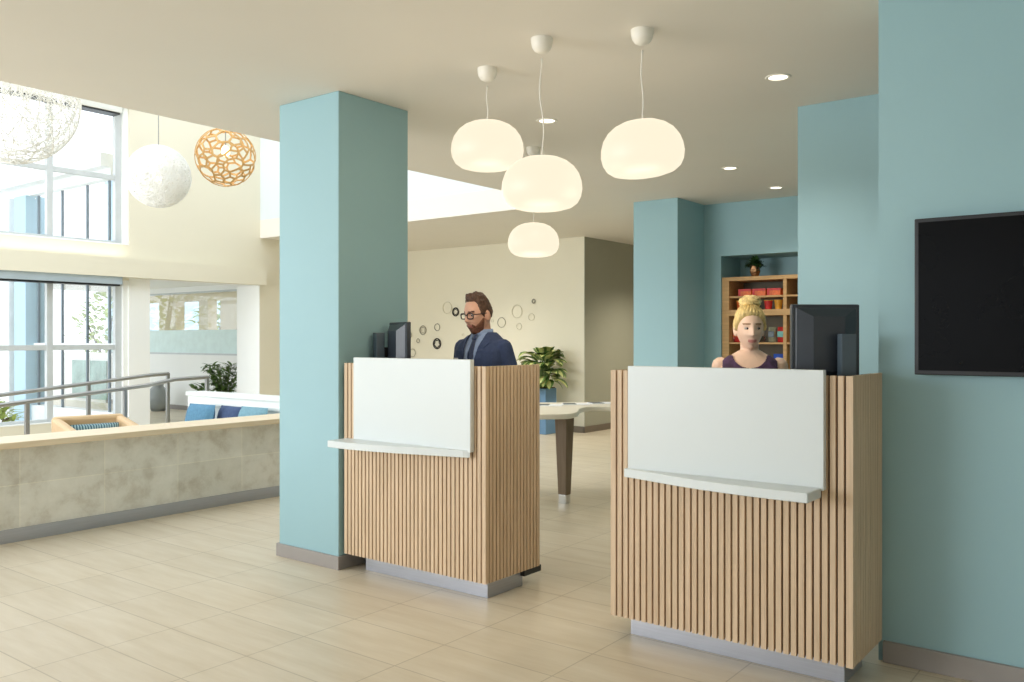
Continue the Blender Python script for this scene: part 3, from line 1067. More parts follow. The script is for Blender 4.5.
def smooth_closed(pts, n=8):
    out = []
    m = len(pts)
    for i in range(m):
        p0, p1, p2, p3 = (Vector(pts[(i + k - 1) % m]) for k in range(4))
        for k in range(n):
            t = k / n
            out.append(0.5 * ((2 * p1) + (-p0 + p2) * t + (2 * p0 - 5 * p1 + 4 * p2 - p3) * t * t + (-p0 + 3 * p1 - 3 * p2 + p3) * t ** 3))
    return [(p.x, p.y) for p in out]


top_pts = [(-3.62, 5.28), (-3.60, 5.50), (-3.76, 5.80), (-3.80, 6.02), (-3.62, 6.16), (-3.3, 6.18), (-3.02, 6.36), (-3.06, 6.7), (-3.45, 6.86), (-3.9, 6.62), (-4.3, 6.22), (-4.75, 5.85), (-4.85, 5.4), (-4.55, 5.05), (-4.05, 5.02)]
poly = smooth_closed([(x + 3.83, y - 5.68) for x, y in top_pts])
MB().prism(poly, 0.70, 0.74).build('tabletop', M['tabletop'], tb, bevel=0.008)
for x, y in ((0.0, 0.0), (-0.72, -0.22), (0.45, 0.78)):
    lg = MB()
    vs = []
    for z, hw in ((0.07, 0.036), (0.70, 0.056)):
        for sx, sy in ((-1, -1), (1, -1), (1, 1), (-1, 1)):
            vs.append((x + sx * hw, y + sy * hw, z))
    lg.add(vs, [(3, 2, 1, 0), (4, 5, 6, 7), (0, 1, 5, 4), (1, 2, 6, 5), (2, 3, 7, 6), (3, 0, 4, 7)])
    leg = lg.build('leg', M['tableleg'], tb, bevel=0.002)
    ft = MB()
    ft.box(x - 0.034, x + 0.034, y - 0.034, y + 0.034, 0, 0.07)
    fo = ft.build('leg_foot', M['chrome'], leg, bevel=0.002)
    fo['label'] = 'chrome foot'
rnd = random.Random(5)
for i, (x, y, rz, lab) in enumerate(((-4.13, 5.90, 0.5, 'open brochure on the lobed table, leftmost'), (-4.02, 6.13, 0.7, 'brochure fanned in the middle of the lobed table'),
                                     (-3.90, 6.36, 0.9, 'brochure fanned at the right of the lobed table'))):
    t = thing('brochure', lab, 'brochure', (x, y, 0.741), rz, 'brochures on the table')
    pg = MB()
    pg.box(-0.11, 0.11, -0.08, 0.08, 0, 0.006)
    pg.build('pages', M['paper'], t)
    MB().box(-0.105, 0.0, -0.07, 0.07, 0.006, 0.008).build('cover_print', M['slate'], t)

# tall planter with a variegated plant
pt = thing('potted_plant', 'leafy variegated plant in a tall blue planter by the far wall', 'plant', (-6.86, 9.66, 0))
MB().prism([(-0.13, -0.13), (0.13, -0.13), (0.13, 0.13), (-0.13, 0.13)], 0, 0.62).build('planter', M['planter'], pt, bevel=0.01)
MB().box(-0.115, 0.115, -0.115, 0.115, 0.62, 0.63).build('soil', M['soil'], pt)
lv, st = MB(), MB()
rnd = random.Random(21)
for k in range(80):
    a = rnd.uniform(0, 2 * PI)
    lay = rnd.random()
    zz = 0.69 + 0.38 * lay
    p0 = Vector((0.05 * math.cos(a), 0.05 * math.sin(a), 0.62))
    p1 = Vector((0.10 * math.cos(a), 0.10 * math.sin(a), zz))
    st.tube([p0, (p0 + p1) / 2, p1], [0.012, 0.009, 0.006], 6)
    d = (math.cos(a), math.sin(a), 0.1 + 1.0 * lay)
    lv.leaf(p1, d, rnd.uniform(0.24, 0.33) * (0.75 if math.sin(a) > 0.3 else 1), rnd.uniform(0.17, 0.22), rnd.uniform(0.9, 2.0), 0.22, 7, 0, 1)
st.build('stem', M['stem'], pt)
lv.build('foliage', [M['leaf'], M['leaf_pale']], pt, smooth=True)


# ------------------------------------------------------------------ ring ornaments on the far wall
def ring(label, x, z, rx, thick, mk, star=0, rz2=None):
    t = thing('wall_ring', label, 'wall ornament', (x, 10.05, z), group='ring ornaments on the far wall')
    r = rx
    MB().loop([(r * math.cos(2 * PI * i / 32), -0.012, r * math.sin(2 * PI * i / 32)) for i in range(32)], thick, 6).build('hoop', M[mk], t, smooth=True)
    if star:
        sm = MB()
        for k in range(star):
            a = PI / 2 + 2 * PI * k / star
            b = a + 2 * PI / star / 2
            ro, ri = r * 0.98, r * 0.62
            p0 = (ri * math.cos(a), -0.012, ri * math.sin(a))
            p1 = (ro * math.cos(b), -0.012, ro * math.sin(b))
            p2 = (ri * math.cos(a + 2 * PI / star), -0.012, ri * math.sin(a + 2 * PI / star))
            sm.tube([p0, p1], thick * 0.9, 5, cap=False)
            sm.tube([p1, p2], thick * 0.9, 5, cap=False)
        sm.build('inner_star', M[mk], t)
    return t


for args in (('black star-centred ring low on the far wall, largest of the dark ones', -9.163, 1.211, 0.078, 0.0085, 'ring_d', 5),
             ('black ring with inner points beside the man, level with his glasses', -8.78, 1.70, 0.062, 0.0075, 'ring_d', 6),
             ('grey double ring on the far wall, left of the thin plain grey one', -9.464, 1.423, 0.07, 0.006, 'ring_m', 4),
             ('plain thin grey ring between the double ring and the man', -9.16, 1.468, 0.054, 0.006, 'ring_m'),
             ('tiny grey ring low on the far wall, just right of the small monitor', -9.57, 1.256, 0.03, 0.006, 'ring_m'),
             ('grey crossed ring half hidden by the small monitor top', -9.76, 1.347, 0.05, 0.005, 'ring_m', 3),
             ('plain ring just above the white panel by the small monitor', -9.69, 1.062, 0.062, 0.005, 'ring_m'),
             ('large very pale ring upper left of the man on the far wall', -8.95, 1.766, 0.09, 0.005, 'ring_l'),
             ('tiny pale ring just left of the bearded chin', -8.63, 1.346, 0.018, 0.004, 'ring_l'),
             ('mid grey thin ring right of the neck of the man', -7.884, 1.528, 0.072, 0.0045, 'ring_m'),
             ('large very pale ring up and right of the man', -7.60, 1.684, 0.092, 0.0045, 'ring_l'),
             ('tiny grey ring highest and farthest right on the far wall', -7.30, 1.825, 0.03, 0.006, 'ring_m', 3),
             ('tiny pale ring between the ear of the man and the thin grey ring', -8.06, 1.558, 0.022, 0.004, 'ring_l'),
             ('small pale ring under the large pale one, above the plant', -7.56, 1.468, 0.045, 0.004, 'ring_l'),
             ('small pale ring between the two at far right', -7.34, 1.60, 0.05, 0.004, 'ring_l')):
    ring(*args)

# ------------------------------------------------------------------ niche bookcase and goods
bx = -3.735
bc = thing('bookcase', 'honey oak shelf unit of snacks in the blue wall niche', 'shelf unit', (bx, 8.45, 0))
W = 1.92
MB().box(0.0, 0.075, 0, 0.4, 0, 1.885).build('side_panel', M['shelfwood'], bc, bevel=0.003)
MB().box(0, W, 0, 0.44, 1.885, 1.925).build('top', M['shelfwood'], bc, bevel=0.003)
MB().box(0.075, W, 0.38, 0.4, 0.0, 1.885).build('back_panel', M['shelfback'], bc)
MB().box(0.64, 0.675, 0.005, 0.38, 0, 1.885).box(1.25, 1.285, 0.005, 0.38, 0, 1.885).build('divider', M['shelfwood'], bc, bevel=0.002)
for z0, z1 in ((1.71, 1.728), (1.527, 1.588), (1.238, 1.256), (0.93, 0.95), (0.6, 0.62), (0.1, 0.13)):
    MB().box(0.075, W, 0.0 if z1 - z0 > 0.04 else 0.012, 0.38, z0, z1).build('shelf', M['shelfwood'], bc, bevel=0.002)


def local(x, y, z):
    return (bx + x, 8.45 + y, z)


# orange snack cartons, top shelf
c0 = None
for x, lab in ((0.225, 'leftmost of three orange snack cartons on the top shelf'), (0.375, 'middle one of three orange snack cartons on the top shelf'), (0.53, 'rightmost of three orange snack cartons on the top shelf')):
    if c0 is None:
        c0 = thing('snack_carton', lab, 'carton', local(x, 0.14, 1.728), group='orange cartons on the top shelf')
        MB().box(-0.067, 0.067, -0.09, 0.09, 0, 0.068).build('carton_body', M['orange'], c0, bevel=0.003)
        MB().box(-0.068, 0.068, -0.093, -0.09, 0.05, 0.072).box(-0.068, -0.045, -0.093, -0.09, 0.0, 0.05).build('red_band', M['red'], c0)
    else:
        copy_tree(c0, lab, local(x, 0.14, 1.728))
c0 = None
for x, lab, m in ((0.16, 'orange snack cup left of the blonde bun', 'orange'), (0.455, 'dark red snack cup right of the blonde bun', 'red'), (0.56, 'yellow snack cup nearest the shelf divider', 'amber')):
    t = thing('snack_cup', lab, 'cup', local(x, 0.1, 1.588), group='snack cups on the second shelf')
    MB().lathe([(0, 0), (0.032, 0), (0.042, 0.085), (0.044, 0.09), (0.0, 0.09)], seg=20).build('cup_body', M[m], t, smooth='auto')
    MB().lathe([(0.0, 0.088), (0.045, 0.088), (0.045, 0.096), (0, 0.098)], seg=20).build('cup_lid', M['amber'], t)


def bag(label, x, z, wd, ht, m1, m2):
    t = thing('snack_bag', label, 'snack bag', local(x, 0.12, z), group='snack bags on the lower shelves')
    mb = MB()
    prof = [(0, 0.0), (0.15, 0.75), (0.5, 1), (0.85, 0.7), (1, 0.06)]
    vs, fs = [], []
    seg = 12
    for f, th in prof:
        for i in range(seg):
            a = 2 * PI * i / seg
            vs.append((wd / 2 * (1 - 0.06 * math.sin(PI * f)) * math.copysign(abs(math.cos(a)) ** 0.6, math.cos(a)), 0.035 * max(th, 0.15) * math.sin(a), ht * f))
    for j in range(len(prof) - 1):
        for i in range(seg):
            k = (i + 1) % seg
            fs.append((j * seg + i, j * seg + k, (j + 1) * seg + k, (j + 1) * seg + i))
    fs += [tuple(range(seg - 1, -1, -1)), tuple((len(prof) - 1) * seg + i for i in range(seg))]
    mb.add(vs, fs)
    mb.build('bag_body', M[m1], t, smooth='auto')
    lbm = MB()
    lbm.box(-wd * 0.36, wd * 0.36, -0.042, -0.032, ht * 0.34, ht * 0.72)
    lbm.build('printed_label', M[m2], t, bevel=0.003)
    return t


bag('red and orange snack bag left of the woman', 0.12, 1.256, 0.09, 0.16, 'red', 'orange')
bag('white snack pouch close to the cheek of the woman', 0.205, 1.256, 0.06, 0.09, 'paper', 'red')
bag('sage grey snack pouch right of the woman', 0.49, 1.256, 0.085, 0.155, 'sage', 'slate')
bag('red snack bag with teal label, nearest the divider', 0.585, 1.256, 0.085, 0.155, 'red', 'tealprint')
bag('blue snack bag on the lowest visible shelf', 0.56, 0.95, 0.12, 0.19, 'bluefoil', 'paper')
bag('red snack bag in the right bay, half hidden', 0.735, 1.256, 0.09, 0.15, 'red', 'amber')

hp = thing('potted_plant', 'small plant in a faceted copper pot on the bookcase', 'plant', local(0.285, 0.17, 1.925))
MB().lathe([(0, 0), (0.035, 0), (0.058, 0.06), (0.048, 0.12), (0.038, 0.12), (0.034, 0.105), (0, 0.105)], seg=6).build('pot', M['copper'], hp, bevel=0.003)
lv = MB()
rnd = random.Random(9)
for k in range(150):
    a = rnd.uniform(0, 2 * PI)
    e = rnd.uniform(0.0, 1.4)
    d = Vector((math.cos(a) * math.cos(e), math.sin(a) * math.cos(e), math.sin(e)))
    lv.leaf(Vector((0, 0, 0.115)) + d * rnd.uniform(0.01, 0.055), d + Vector((rnd.uniform(-.3, .3), rnd.uniform(-.3, .3), 0.2)), rnd.uniform(0.05, 0.085), 0.036, 1.6, 0.2, 4)
lv.build('foliage', M['leaf_dark'], hp, smooth=True)


# ------------------------------------------------------------------ people (metres, feet at z = 0, facing -Y)
def G(x, s):
    return math.exp(-(x / s) ** 2)


def head_pt(d, fem=False):
    rx, rz = (0.073, 0.116) if fem else (0.076, 0.118)
    ryf, ryb = 0.088, 0.102
    x, y, z = d
    if z < 0:
        hp = max(0.0, 1 - abs(z) ** 2.7) ** (1 / 2.7)
    else:
        hp = math.sqrt(max(0, 1 - z * z))
    hl = math.hypot(x, y)
    ux, uy = (x / hl, y / hl) if hl > 1e-6 else (0, 0)
    s = max(0.0, -z)
    tx = 1 - (0.42 if fem else 0.34) * s ** 1.25
    ty = 1 - 0.10 * s ** 1.5 if uy < 0 else 1 - 0.52 * s ** 0.9
    px = rx * ux * hp * tx
    py = (ryf if uy < 0 else ryb) * uy * hp * ty
    pz = rz * z
    if uy < 0:
        f = min(1, -uy * 1.6)
        # nose
        if pz < 0.024:
            if pz > -0.034:
                a = 0.004 + 0.020 * ((0.024 - pz) / 0.058) ** 1.2
            else:
                a = 0.024 * max(0, 1 - (-0.034 - pz) / 0.014)
        else:
            a = 0.004 * max(0, 1 - (pz - 0.024) / 0.01)
        wn = 0.010 + 0.006 * max(0, min(1, (0.02 - pz) / 0.05))
        dy = a * G(px, wn)
        for sg in (-1, 1):
            dy -= 0.010 * G(px - sg * 0.031, 0.017) * G(pz - 0.002, 0.013)
            dy += 0.004 * G(px - sg * 0.040, 0.02) * G(pz + 0.034, 0.022)
        dy += (0.002 if fem else 0.005) * G(pz - 0.026, 0.009) * G(px, 0.05)
        dy += 0.006 * G(px, 0.022) * G(pz + 0.062, 0.006) + 0.006 * G(px, 0.019) * G(pz + 0.073, 0.006)
        dy -= 0.003 * G(px, 0.02) * G(pz + 0.086, 0.006)
        dy += (0.005 if fem else 0.008) * G(px, 0.022) * G(pz + 0.103, 0.014)
        py -= dy * f
    return Vector((px, py, pz))


def sphere_dirs(nu, nv):
    ds = []
    for j in range(nv + 1):
        t = PI * j / nv
        for i in range(nu):
            a = 2 * PI * i / nu
            ds.append(Vector((math.sin(t) * math.cos(a), math.sin(t) * math.sin(a), math.cos(t))))
    fs = []
    for j in range(nv):
        for i in range(nu):
            k = (i + 1) % nu
            fs.append((j * nu + i, (j + 1) * nu + i, (j + 1) * nu + k, j * nu + k))
    return ds, fs


def add_head(mb, mx, fem):
    ds, fs = sphere_dirs(72, 64)
    mb.add([mx @ head_pt(d, fem) for d in ds], fs)
    for s in (-1, 1):   # ears
        ear = MB()
        ear.ellipsoid((0, 0, 0), (0.010, 0.020, 0.032), 14, 10)
        rot = Matrix.Rotation(s * -0.35, 4, 'Z')
        rx = 0.073 if fem else 0.076
        mb.add([mx @ (Vector((s * rx, 0.012, -0.012)) + (rot @ v)) for v in ear.v], ear.f)


def shell(mx, fem, thick):
    """offset head surface: thick(d, p) metres (negative hides under the skin)"""
    mb = MB()
    ds, fs = sphere_dirs(96, 72)
    vs = []
    for d in ds:
        p = head_pt(d, fem)
        vs.append(mx @ (p + Vector((d.x, d.y, d.z)) * thick(d, p)))
    mb.add(vs, fs)
    return mb


def lerp_table(t, tab):
    for (a, va), (b, vb) in zip(tab, tab[1:]):
        if t <= b:
            f = (t - a) / (b - a) if b > a else 0
            return va + (vb - va) * f
    return tab[-1][1]


def sst(a, b, x):
    t = max(0, min(1, (x - a) / (b - a)))
    return t * t * (3 - 2 * t)


def add_hand(mb, wr, fw, up, sd):
    """wr wrist, fw finger direction, up back-of-hand normal, sd towards the thumb"""
    fw, up, sd = Vector(fw).normalized(), Vector(up).normalized(), Vector(sd).normalized()
    wr = Vector(wr)
    mb.tube([wr - fw * 0.02, wr + fw * 0.02, wr + fw * 0.055, wr + fw * 0.085], [0.026, 0.032, 0.04, 0.038], 14, flat=0.42, up=up)
    for k, (off, ln) in enumerate(((0.029, 0.070), (0.010, 0.080), (-0.010, 0.074), (-0.028, 0.058))):
        b = wr + fw * 0.085 + sd * off
        p1 = b + fw * ln * 0.45 - up * 0.008
        p2 = p1 + (fw - up * 0.5).normalized() * ln * 0.32
        p3 = p2 + (fw - up * 1.0).normalized() * ln * 0.23
        mb.tube([b - fw * 0.02, b, p1, p2, p3], [0.009, 0.0092, 0.0085, 0.008, 0.007], 10)
    t0 = wr + fw * 0.025 + sd * 0.028
    t1 = t0 + (fw * 0.6 + sd * 0.8 - up * 0.2).normalized() * 0.035
    t2 = t1 + (fw * 0.95 + sd * 0.3 - up * 0.3).normalized() * 0.03
    mb.tube([t0 - sd * 0.01, t0, t1, t2], [0.012, 0.012, 0.0105, 0.009], 10)


def torso_rings(mb, rings, seg=28, mi=0):
    vs, fs = [], []
    for z, cy, rx, ry in rings:
        for i in range(seg):
            a = 2 * PI * i / seg
            ca, sa = math.cos(a), math.sin(a)
            vs.append((rx * math.copysign(abs(ca) ** 0.85, ca), cy + ry * math.copysign(abs(sa) ** 0.85, sa), z))
    n = len(rings)
    for j in range(n - 1):
        for i in range(seg):
            k = (i + 1) % seg
            fs.append((j * seg + i, j * seg + k, (j + 1) * seg + k, (j + 1) * seg + i))
    fs += [tuple(range(seg - 1, -1, -1)), tuple((n - 1) * seg + i for i in range(seg))]
    mb.add(vs, fs, mi)


def fuse(mb, name, mats, voxel, smooth_it=2, cut=None, assign=None, parent=None):
    """one continuous surface out of overlapping closed forms"""
    me = mb.mesh(name, mats, 1.0)
    tmp = bpy.data.objects.new(name, me)
    COL.objects.link(tmp)
    r = tmp.modifiers.new('r', 'REMESH')
    r.mode = 'VOXEL'
    r.voxel_size = voxel
    r.use_smooth_shade = True
    if smooth_it:
        sm = tmp.modifiers.new('s', 'SMOOTH')
        sm.factor = 0.5
        sm.iterations = smooth_it
    dg = bpy.context.evaluated_depsgraph_get()
    new = bpy.data.meshes.new_from_object(tmp.evaluated_get(dg))
    bpy.data.objects.remove(tmp)
    new.name = name
    new.materials.clear()
    for m in (mats if isinstance(mats, (list, tuple)) else [mats]):
        new.materials.append(m)
    if cut or assign:
        bm = bmesh.new()
        bm.from_mesh(new)
        if cut:
            kill = [f for f in bm.faces if cut(f.calc_center_median(), f.normal)]
            bmesh.ops.delete(bm, geom=kill, context='FACES')
        for f in bm.faces:
            f.material_index = assign(f.calc_center_median(), f.normal) if assign else 0
        bm.to_mesh(new)
        bm.free()
    else:
        new.polygons.foreach_set('material_index', [0] * len(new.polygons))
    new.shade_smooth()
    o = bpy.data.objects.new(name, new)
    COL.objects.link(o)
    if parent:
        o.parent = parent
    return o


def eyes_parts(mx, parent, gaze):
    for s in (-1, 1):
        c = Vector((s * 0.0305, -0.0665, 0.002))
        MB().ellipsoid((0, 0, 0), (0.0125, 0.0125, 0.007), 16, 12).build('eye', M['eye_white'], parent, loc=[v / K for v in (mx @ c)], smooth=True, unit=1.0)
        g = (mx.to_3x3() @ Vector(gaze).normalized())
        MB().ellipsoid((0, 0, 0), (0.0062, 0.0062, 0.0062), 12, 8).build('iris', M['iris'], parent, loc=[v / K for v in (mx @ c + g * 0.0078)], smooth=True, unit=1.0)


def man():
    t = thing('person', 'bearded man in navy suit and glasses standing behind the left desk', 'person', (-3.305, 4.02, 0), math.radians(2))
    zc = 1.588
    head = Matrix.Translation((-0.012, -0.03, zc)) @ Matrix.Rotation(math.radians(-12), 4, 'Z') @ Matrix.Rotation(math.radians(9), 4, 'X') @ Matrix.Scale(1.07, 4)
    hi = head.inverted()
    body = MB()
    rings = [(0.80, 0.0, 0.13, 0.10), (0.86, 0.0, 0.16, 0.115), (0.94, 0.0, 0.165, 0.115), (1.06, 0.0, 0.148, 0.105), (1.18, -0.002, 0.16, 0.115), (1.28, -0.003, 0.17, 0.12),
             (1.345, 0.0, 0.168, 0.112), (1.40, 0.012, 0.145, 0.09), (1.435, 0.018, 0.10, 0.075), (1.46, 0.02, 0.062, 0.062)]
    torso_rings(body, rings)
    body.tube([(0, 0.02, 1.40), (-0.003, 0.012, 1.47), (-0.008, 0.0, 1.56)], [0.062, 0.056, 0.054], 18)
    add_head(body, head, False)
    arms = {}
    for s in (-1, 1):
        sh, el, wr = Vector((s * 0.162, 0.01, 1.362)), Vector((s * 0.225, 0.05, 1.11)), Vector((s * 0.19, -0.10, 0.93))
        arms[s] = (sh, el, wr)
        body.tube([sh, sh.lerp(el, 0.5), el, el.lerp(wr, 0.4), wr], [0.056, 0.050, 0.042, 0.04, 0.027], 16)
        add_hand(body, wr, (wr - el).normalized(), (0, -0.05, 1), (-s, 0, 0))
        hip, kn, an = (s * 0.09, 0.0, 0.84), (s * 0.10, -0.005, 0.46), (s * 0.10, 0.03, 0.08)
        body.tube([hip, kn, an], [0.088, 0.056, 0.04], 16)
        body.tube([(s * 0.10, 0.03, 0.045), (s * 0.115, -0.13, 0.03)], [0.04, 0.03], 14)

    def asg(c, n):
        p = hi @ c
        if p.y < -0.05 and abs(p.z + 0.067) < 0.011 and abs(p.x) < 0.024:
            return 1
        if p.y < -0.05 and abs(p.z - 0.023) < 0.0045 and 0.012 < abs(p.x) < 0.05:
            return 2
        return 0
    fuse(body, 'body', [M['skin_m'], M['lips_m'], M['brow_m']], 0.004, 1, None, asg, t)
    eyes_parts(head, t, (0, -1, -0.25))

    # hair and beard
    def hair(d, p):
        az = abs(math.atan2(p.x, -p.y))
        line = lerp_table(az, ((0, 0.080), (0.7, 0.080), (0.9, 0.066), (1.02, 0.03), (1.12, 0.0), (1.28, -0.02), (1.42, -0.026), (1.52, 0.0), (1.75, 0.014), (2.1, -0.03), (PI, -0.05)))
        m = sst(line - 0.004, line + 0.012, p.z)
        nz = noise.noise(Vector((p.x * 60, p.y * 60, p.z * 40))) * 0.6 + 1
        topf = sst(0.05, 0.115, p.z)
        front = sst(0.3, -0.6, d.y)
        th = 0.003 + 0.012 * topf + 0.013 * topf * front
        return -0.008 + m * (0.008 + th * nz)

    def beard(d, p):
        az = abs(math.atan2(p.x, -p.y))
        line = lerp_table(az, ((0, -0.047), (0.35, -0.05), (0.55, -0.062), (0.9, -0.045), (1.2, -0.02), (1.45, -0.012), (1.5, -0.2), (PI, -0.2)))
        m = sst(line + 0.004, line - 0.010, p.z) * sst(1.55, 1.35, az)
        if abs(p.x) < 0.022 and abs(p.z + 0.067) < 0.0085 and p.y < 0:
            m *= 0.0
        nz = noise.noise(Vector((p.x * 90, p.y * 90, p.z * 60))) * 0.4 + 1
        return -0.008 + m * (0.0085 + 0.0035 * nz + 0.005 * sst(-0.08, -0.115, p.z))
    shell(head, False, hair).build('hair', M['hair_m'], t, smooth=True, unit=1.0)
    shell(head, False, beard).build('beard', M['beard'], t, smooth=True, unit=1.0)

    # glasses
    gl = bpy.data.objects.new('glasses', None)
    COL.objects.link(gl)
    gl.parent = t
    fr = MB()
    for s in (-1, 1):
        pts = []
        for i in range(28):
            a = 2 * PI * i / 28
            x = 0.025 * math.copysign(abs(math.cos(a)) ** 0.6, math.cos(a))
            z = 0.017 * math.copysign(abs(math.sin(a)) ** 0.6, math.sin(a))
            pts.append(head @ Vector((s * 0.033 + x, -0.094 + abs(s * 0.033 + x) * 0.12, -0.002 + z)))
        fr.loop(pts, 0.0042, 6)
        fr.tube([head @ Vector((s * 0.057, -0.088, 0.006)), head @ Vector((s * 0.076, -0.066, 0.006)), head @ Vector((s * 0.080, 0.005, 0.004))], 0.0026, 6)
    fr.tube([head @ Vector((-0.010, -0.095, 0.003)), head @ Vector((0, -0.098, 0.005)), head @ Vector((0.010, -0.095, 0.003))], 0.0026, 6)
    fr.build('spectacle_frame', M['spect'], gl, smooth=True, unit=1.0)

    # shirt, tie, jacket
    def infl(k, zmin, zmax):
        return [(z, cy, rx + k, ry + k) for z, cy, rx, ry in rings if zmin <= z <= zmax]
    sh = MB()
    torso_rings(sh, infl(0.006, 0.86, 1.41) + [(1.435, 0.018, 0.105, 0.081), (1.465, 0.018, 0.068, 0.068)])
    sh.tube([(0, 0.02, 1.42), (-0.002, 0.016, 1.472)], [0.066, 0.061], 20, cap=False)
    fuse(sh, 'shirt', M['shirt'], 0.005, 2, lambda c, n: c.z > 1.482 and n.z > 0.3, None, t)
    cl = MB()   # collar: two folded points
    for s in (-1, 1):
        vs = []
        for i in range(9):
            a = -PI / 2 + s * (0.06 + PI * i / 8 * 0.94)
            r0, r1 = 0.0655, 0.078 - 0.010 * min(1, i / 3)
            drop = 0.03 + 0.018 * max(0, 1 - i / 3)
            vs += [(r0 * math.cos(a) - 0.002, 0.016 + r0 * math.sin(a), 1.492 - 0.006 * (1 - i / 8)), (r1 * math.cos(a) - 0.002, 0.016 + r1 * math.sin(a) - 0.006 * max(0, 1 - i / 3), 1.487 - drop)]
        fs = [(2 * i, 2 * i + 1, 2 * i + 3, 2 * i + 2) for i in range(8)]
        cl.add(vs, fs)
    co = cl.build('shirt_collar', M['shirt'], t, smooth=True, unit=1.0)
    so = co.modifiers.new('thickness', 'SOLIDIFY')
    so.thickness = 0.004
    tie = MB()
    ys = lambda z: -(lerp_table(z, ((1.06, 0.105), (1.18, 0.117), (1.28, 0.123), (1.345, 0.112), (1.40, 0.085), (1.46, 0.05))) + 0.012)
    sect = [(1.455, 0.017), (1.425, 0.020), (1.415, 0.015), (1.33, 0.024), (1.2, 0.034), (1.06, 0.042)]
    vs = []
    for z, wd in sect:
        y = ys(z) + (-0.006 if z > 1.42 else 0)
        vs += [(-wd - 0.002, y + 0.004, z), (0.0 - 0.002, y - 0.006, z), (wd - 0.002, y + 0.004, z), (-0.002, y + 0.010, z)]
    fs = []
    for j in range(len(sect) - 1):
        for k in range(4):
            fs.append((j * 4 + k, j * 4 + (k + 1) % 4, (j + 1) * 4 + (k + 1) % 4, (j + 1) * 4 + k))
    fs += [(0, 1, 2, 3), tuple(len(vs) - 4 + k for k in range(4))]
    tie.add(vs, fs)
    tie.build('tie', M['tie'], t, unit=1.0)
    jk = MB()
    torso_rings(jk, [(0.74, 0.0, 0.19, 0.135)] + infl(0.024, 0.80, 1.41) + [(1.436, 0.022, 0.122, 0.092), (1.468, 0.028, 0.080, 0.070)])
    for s in (-1, 1):
        a, b, c = arms[s]
        jk.tube([a, a.lerp(b, 0.5), b, b.lerp(c, 0.5), b.lerp(c, 0.93)], [0.064, 0.062, 0.056, 0.052, 0.042], 16)
    vhalf = lambda z: 0.010 + 0.066 * max(0, (z - 1.08) / 0.38)

    def jcut(c, n):
        if c.z > 1.43 and math.hypot(c.x, c.y - 0.02) < 0.066:
            return True
        return c.y < -0.012 and 1.08 < c.z < 1.485 and abs(c.x) < min(vhalf(c.z), 0.062) and n.y < 0.35
    jacket = fuse(jk, 'jacket', M['navy'], 0.005, 2, jcut, None, t)
    for s in (-1, 1):
        lp = MB()
        vs = []
        for z, wi in ((1.452, 0.03), (1.43, 0.045), (1.40, 0.062), (1.375, 0.045), (1.30, 0.048), (1.2, 0.036), (1.10, 0.006)):
            xi = vhalf(z) - 0.004
            y0 = -(lerp_table(z, ((1.06, 0.129), (1.18, 0.139), (1.28, 0.144), (1.345, 0.137), (1.40, 0.105), (1.44, 0.05), (1.475, 0.02))) + 0.006)
            yo = y0 + wi * 0.35
            vs += [(s * xi, y0 - 0.004, z), (s * (xi + wi), yo - 0.004, z)]
        fs = [(2 * i, 2 * i + 1, 2 * i + 3, 2 * i + 2) for i in range(6)]
        lp.add(vs, fs)
        lo = lp.build('lapel', M['navy'], t, unit=1.0)
        sw = lo.modifiers.new('fit', 'SHRINKWRAP')
        sw.target = jacket
        sw.wrap_method = 'NEAREST_SURFACEPOINT'
        sw.wrap_mode = 'ABOVE_SURFACE'
        sw.offset = 0.004
        so = lo.modifiers.new('thickness', 'SOLIDIFY')
        so.thickness = 0.006
    MB().box(-0.128, -0.088, -0.136, -0.128, 1.275, 1.30).build('name_badge', M['paper'], t, unit=1.0)
    tr = MB()
    torso_rings(tr, [(0.80, 0, 0.16, 0.12), (0.88, 0, 0.178, 0.128), (0.98, 0, 0.168, 0.12)])
    for s in (-1, 1):
        tr.tube([(s * 0.09, 0, 0.84), (s * 0.10, 0.0, 0.46), (s * 0.10, 0.025, 0.09)], [0.10, 0.078, 0.065], 18)
    fuse(tr, 'trousers', M['trouser'], 0.007, 2, None, None, t)
    for s in (-1, 1):
        sm = MB()
        sm.tube([(s * 0.10, 0.06, 0.05), (s * 0.105, -0.04, 0.046), (s * 0.118, -0.15, 0.036)], [0.046, 0.044, 0.034], 16)
        sm.box(s * 0.108 - 0.045, s * 0.108 + 0.045, -0.18, 0.1, 0.0, 0.018)
        sm.build('shoe', M['leather'], t, smooth='auto', unit=1.0)
    return t


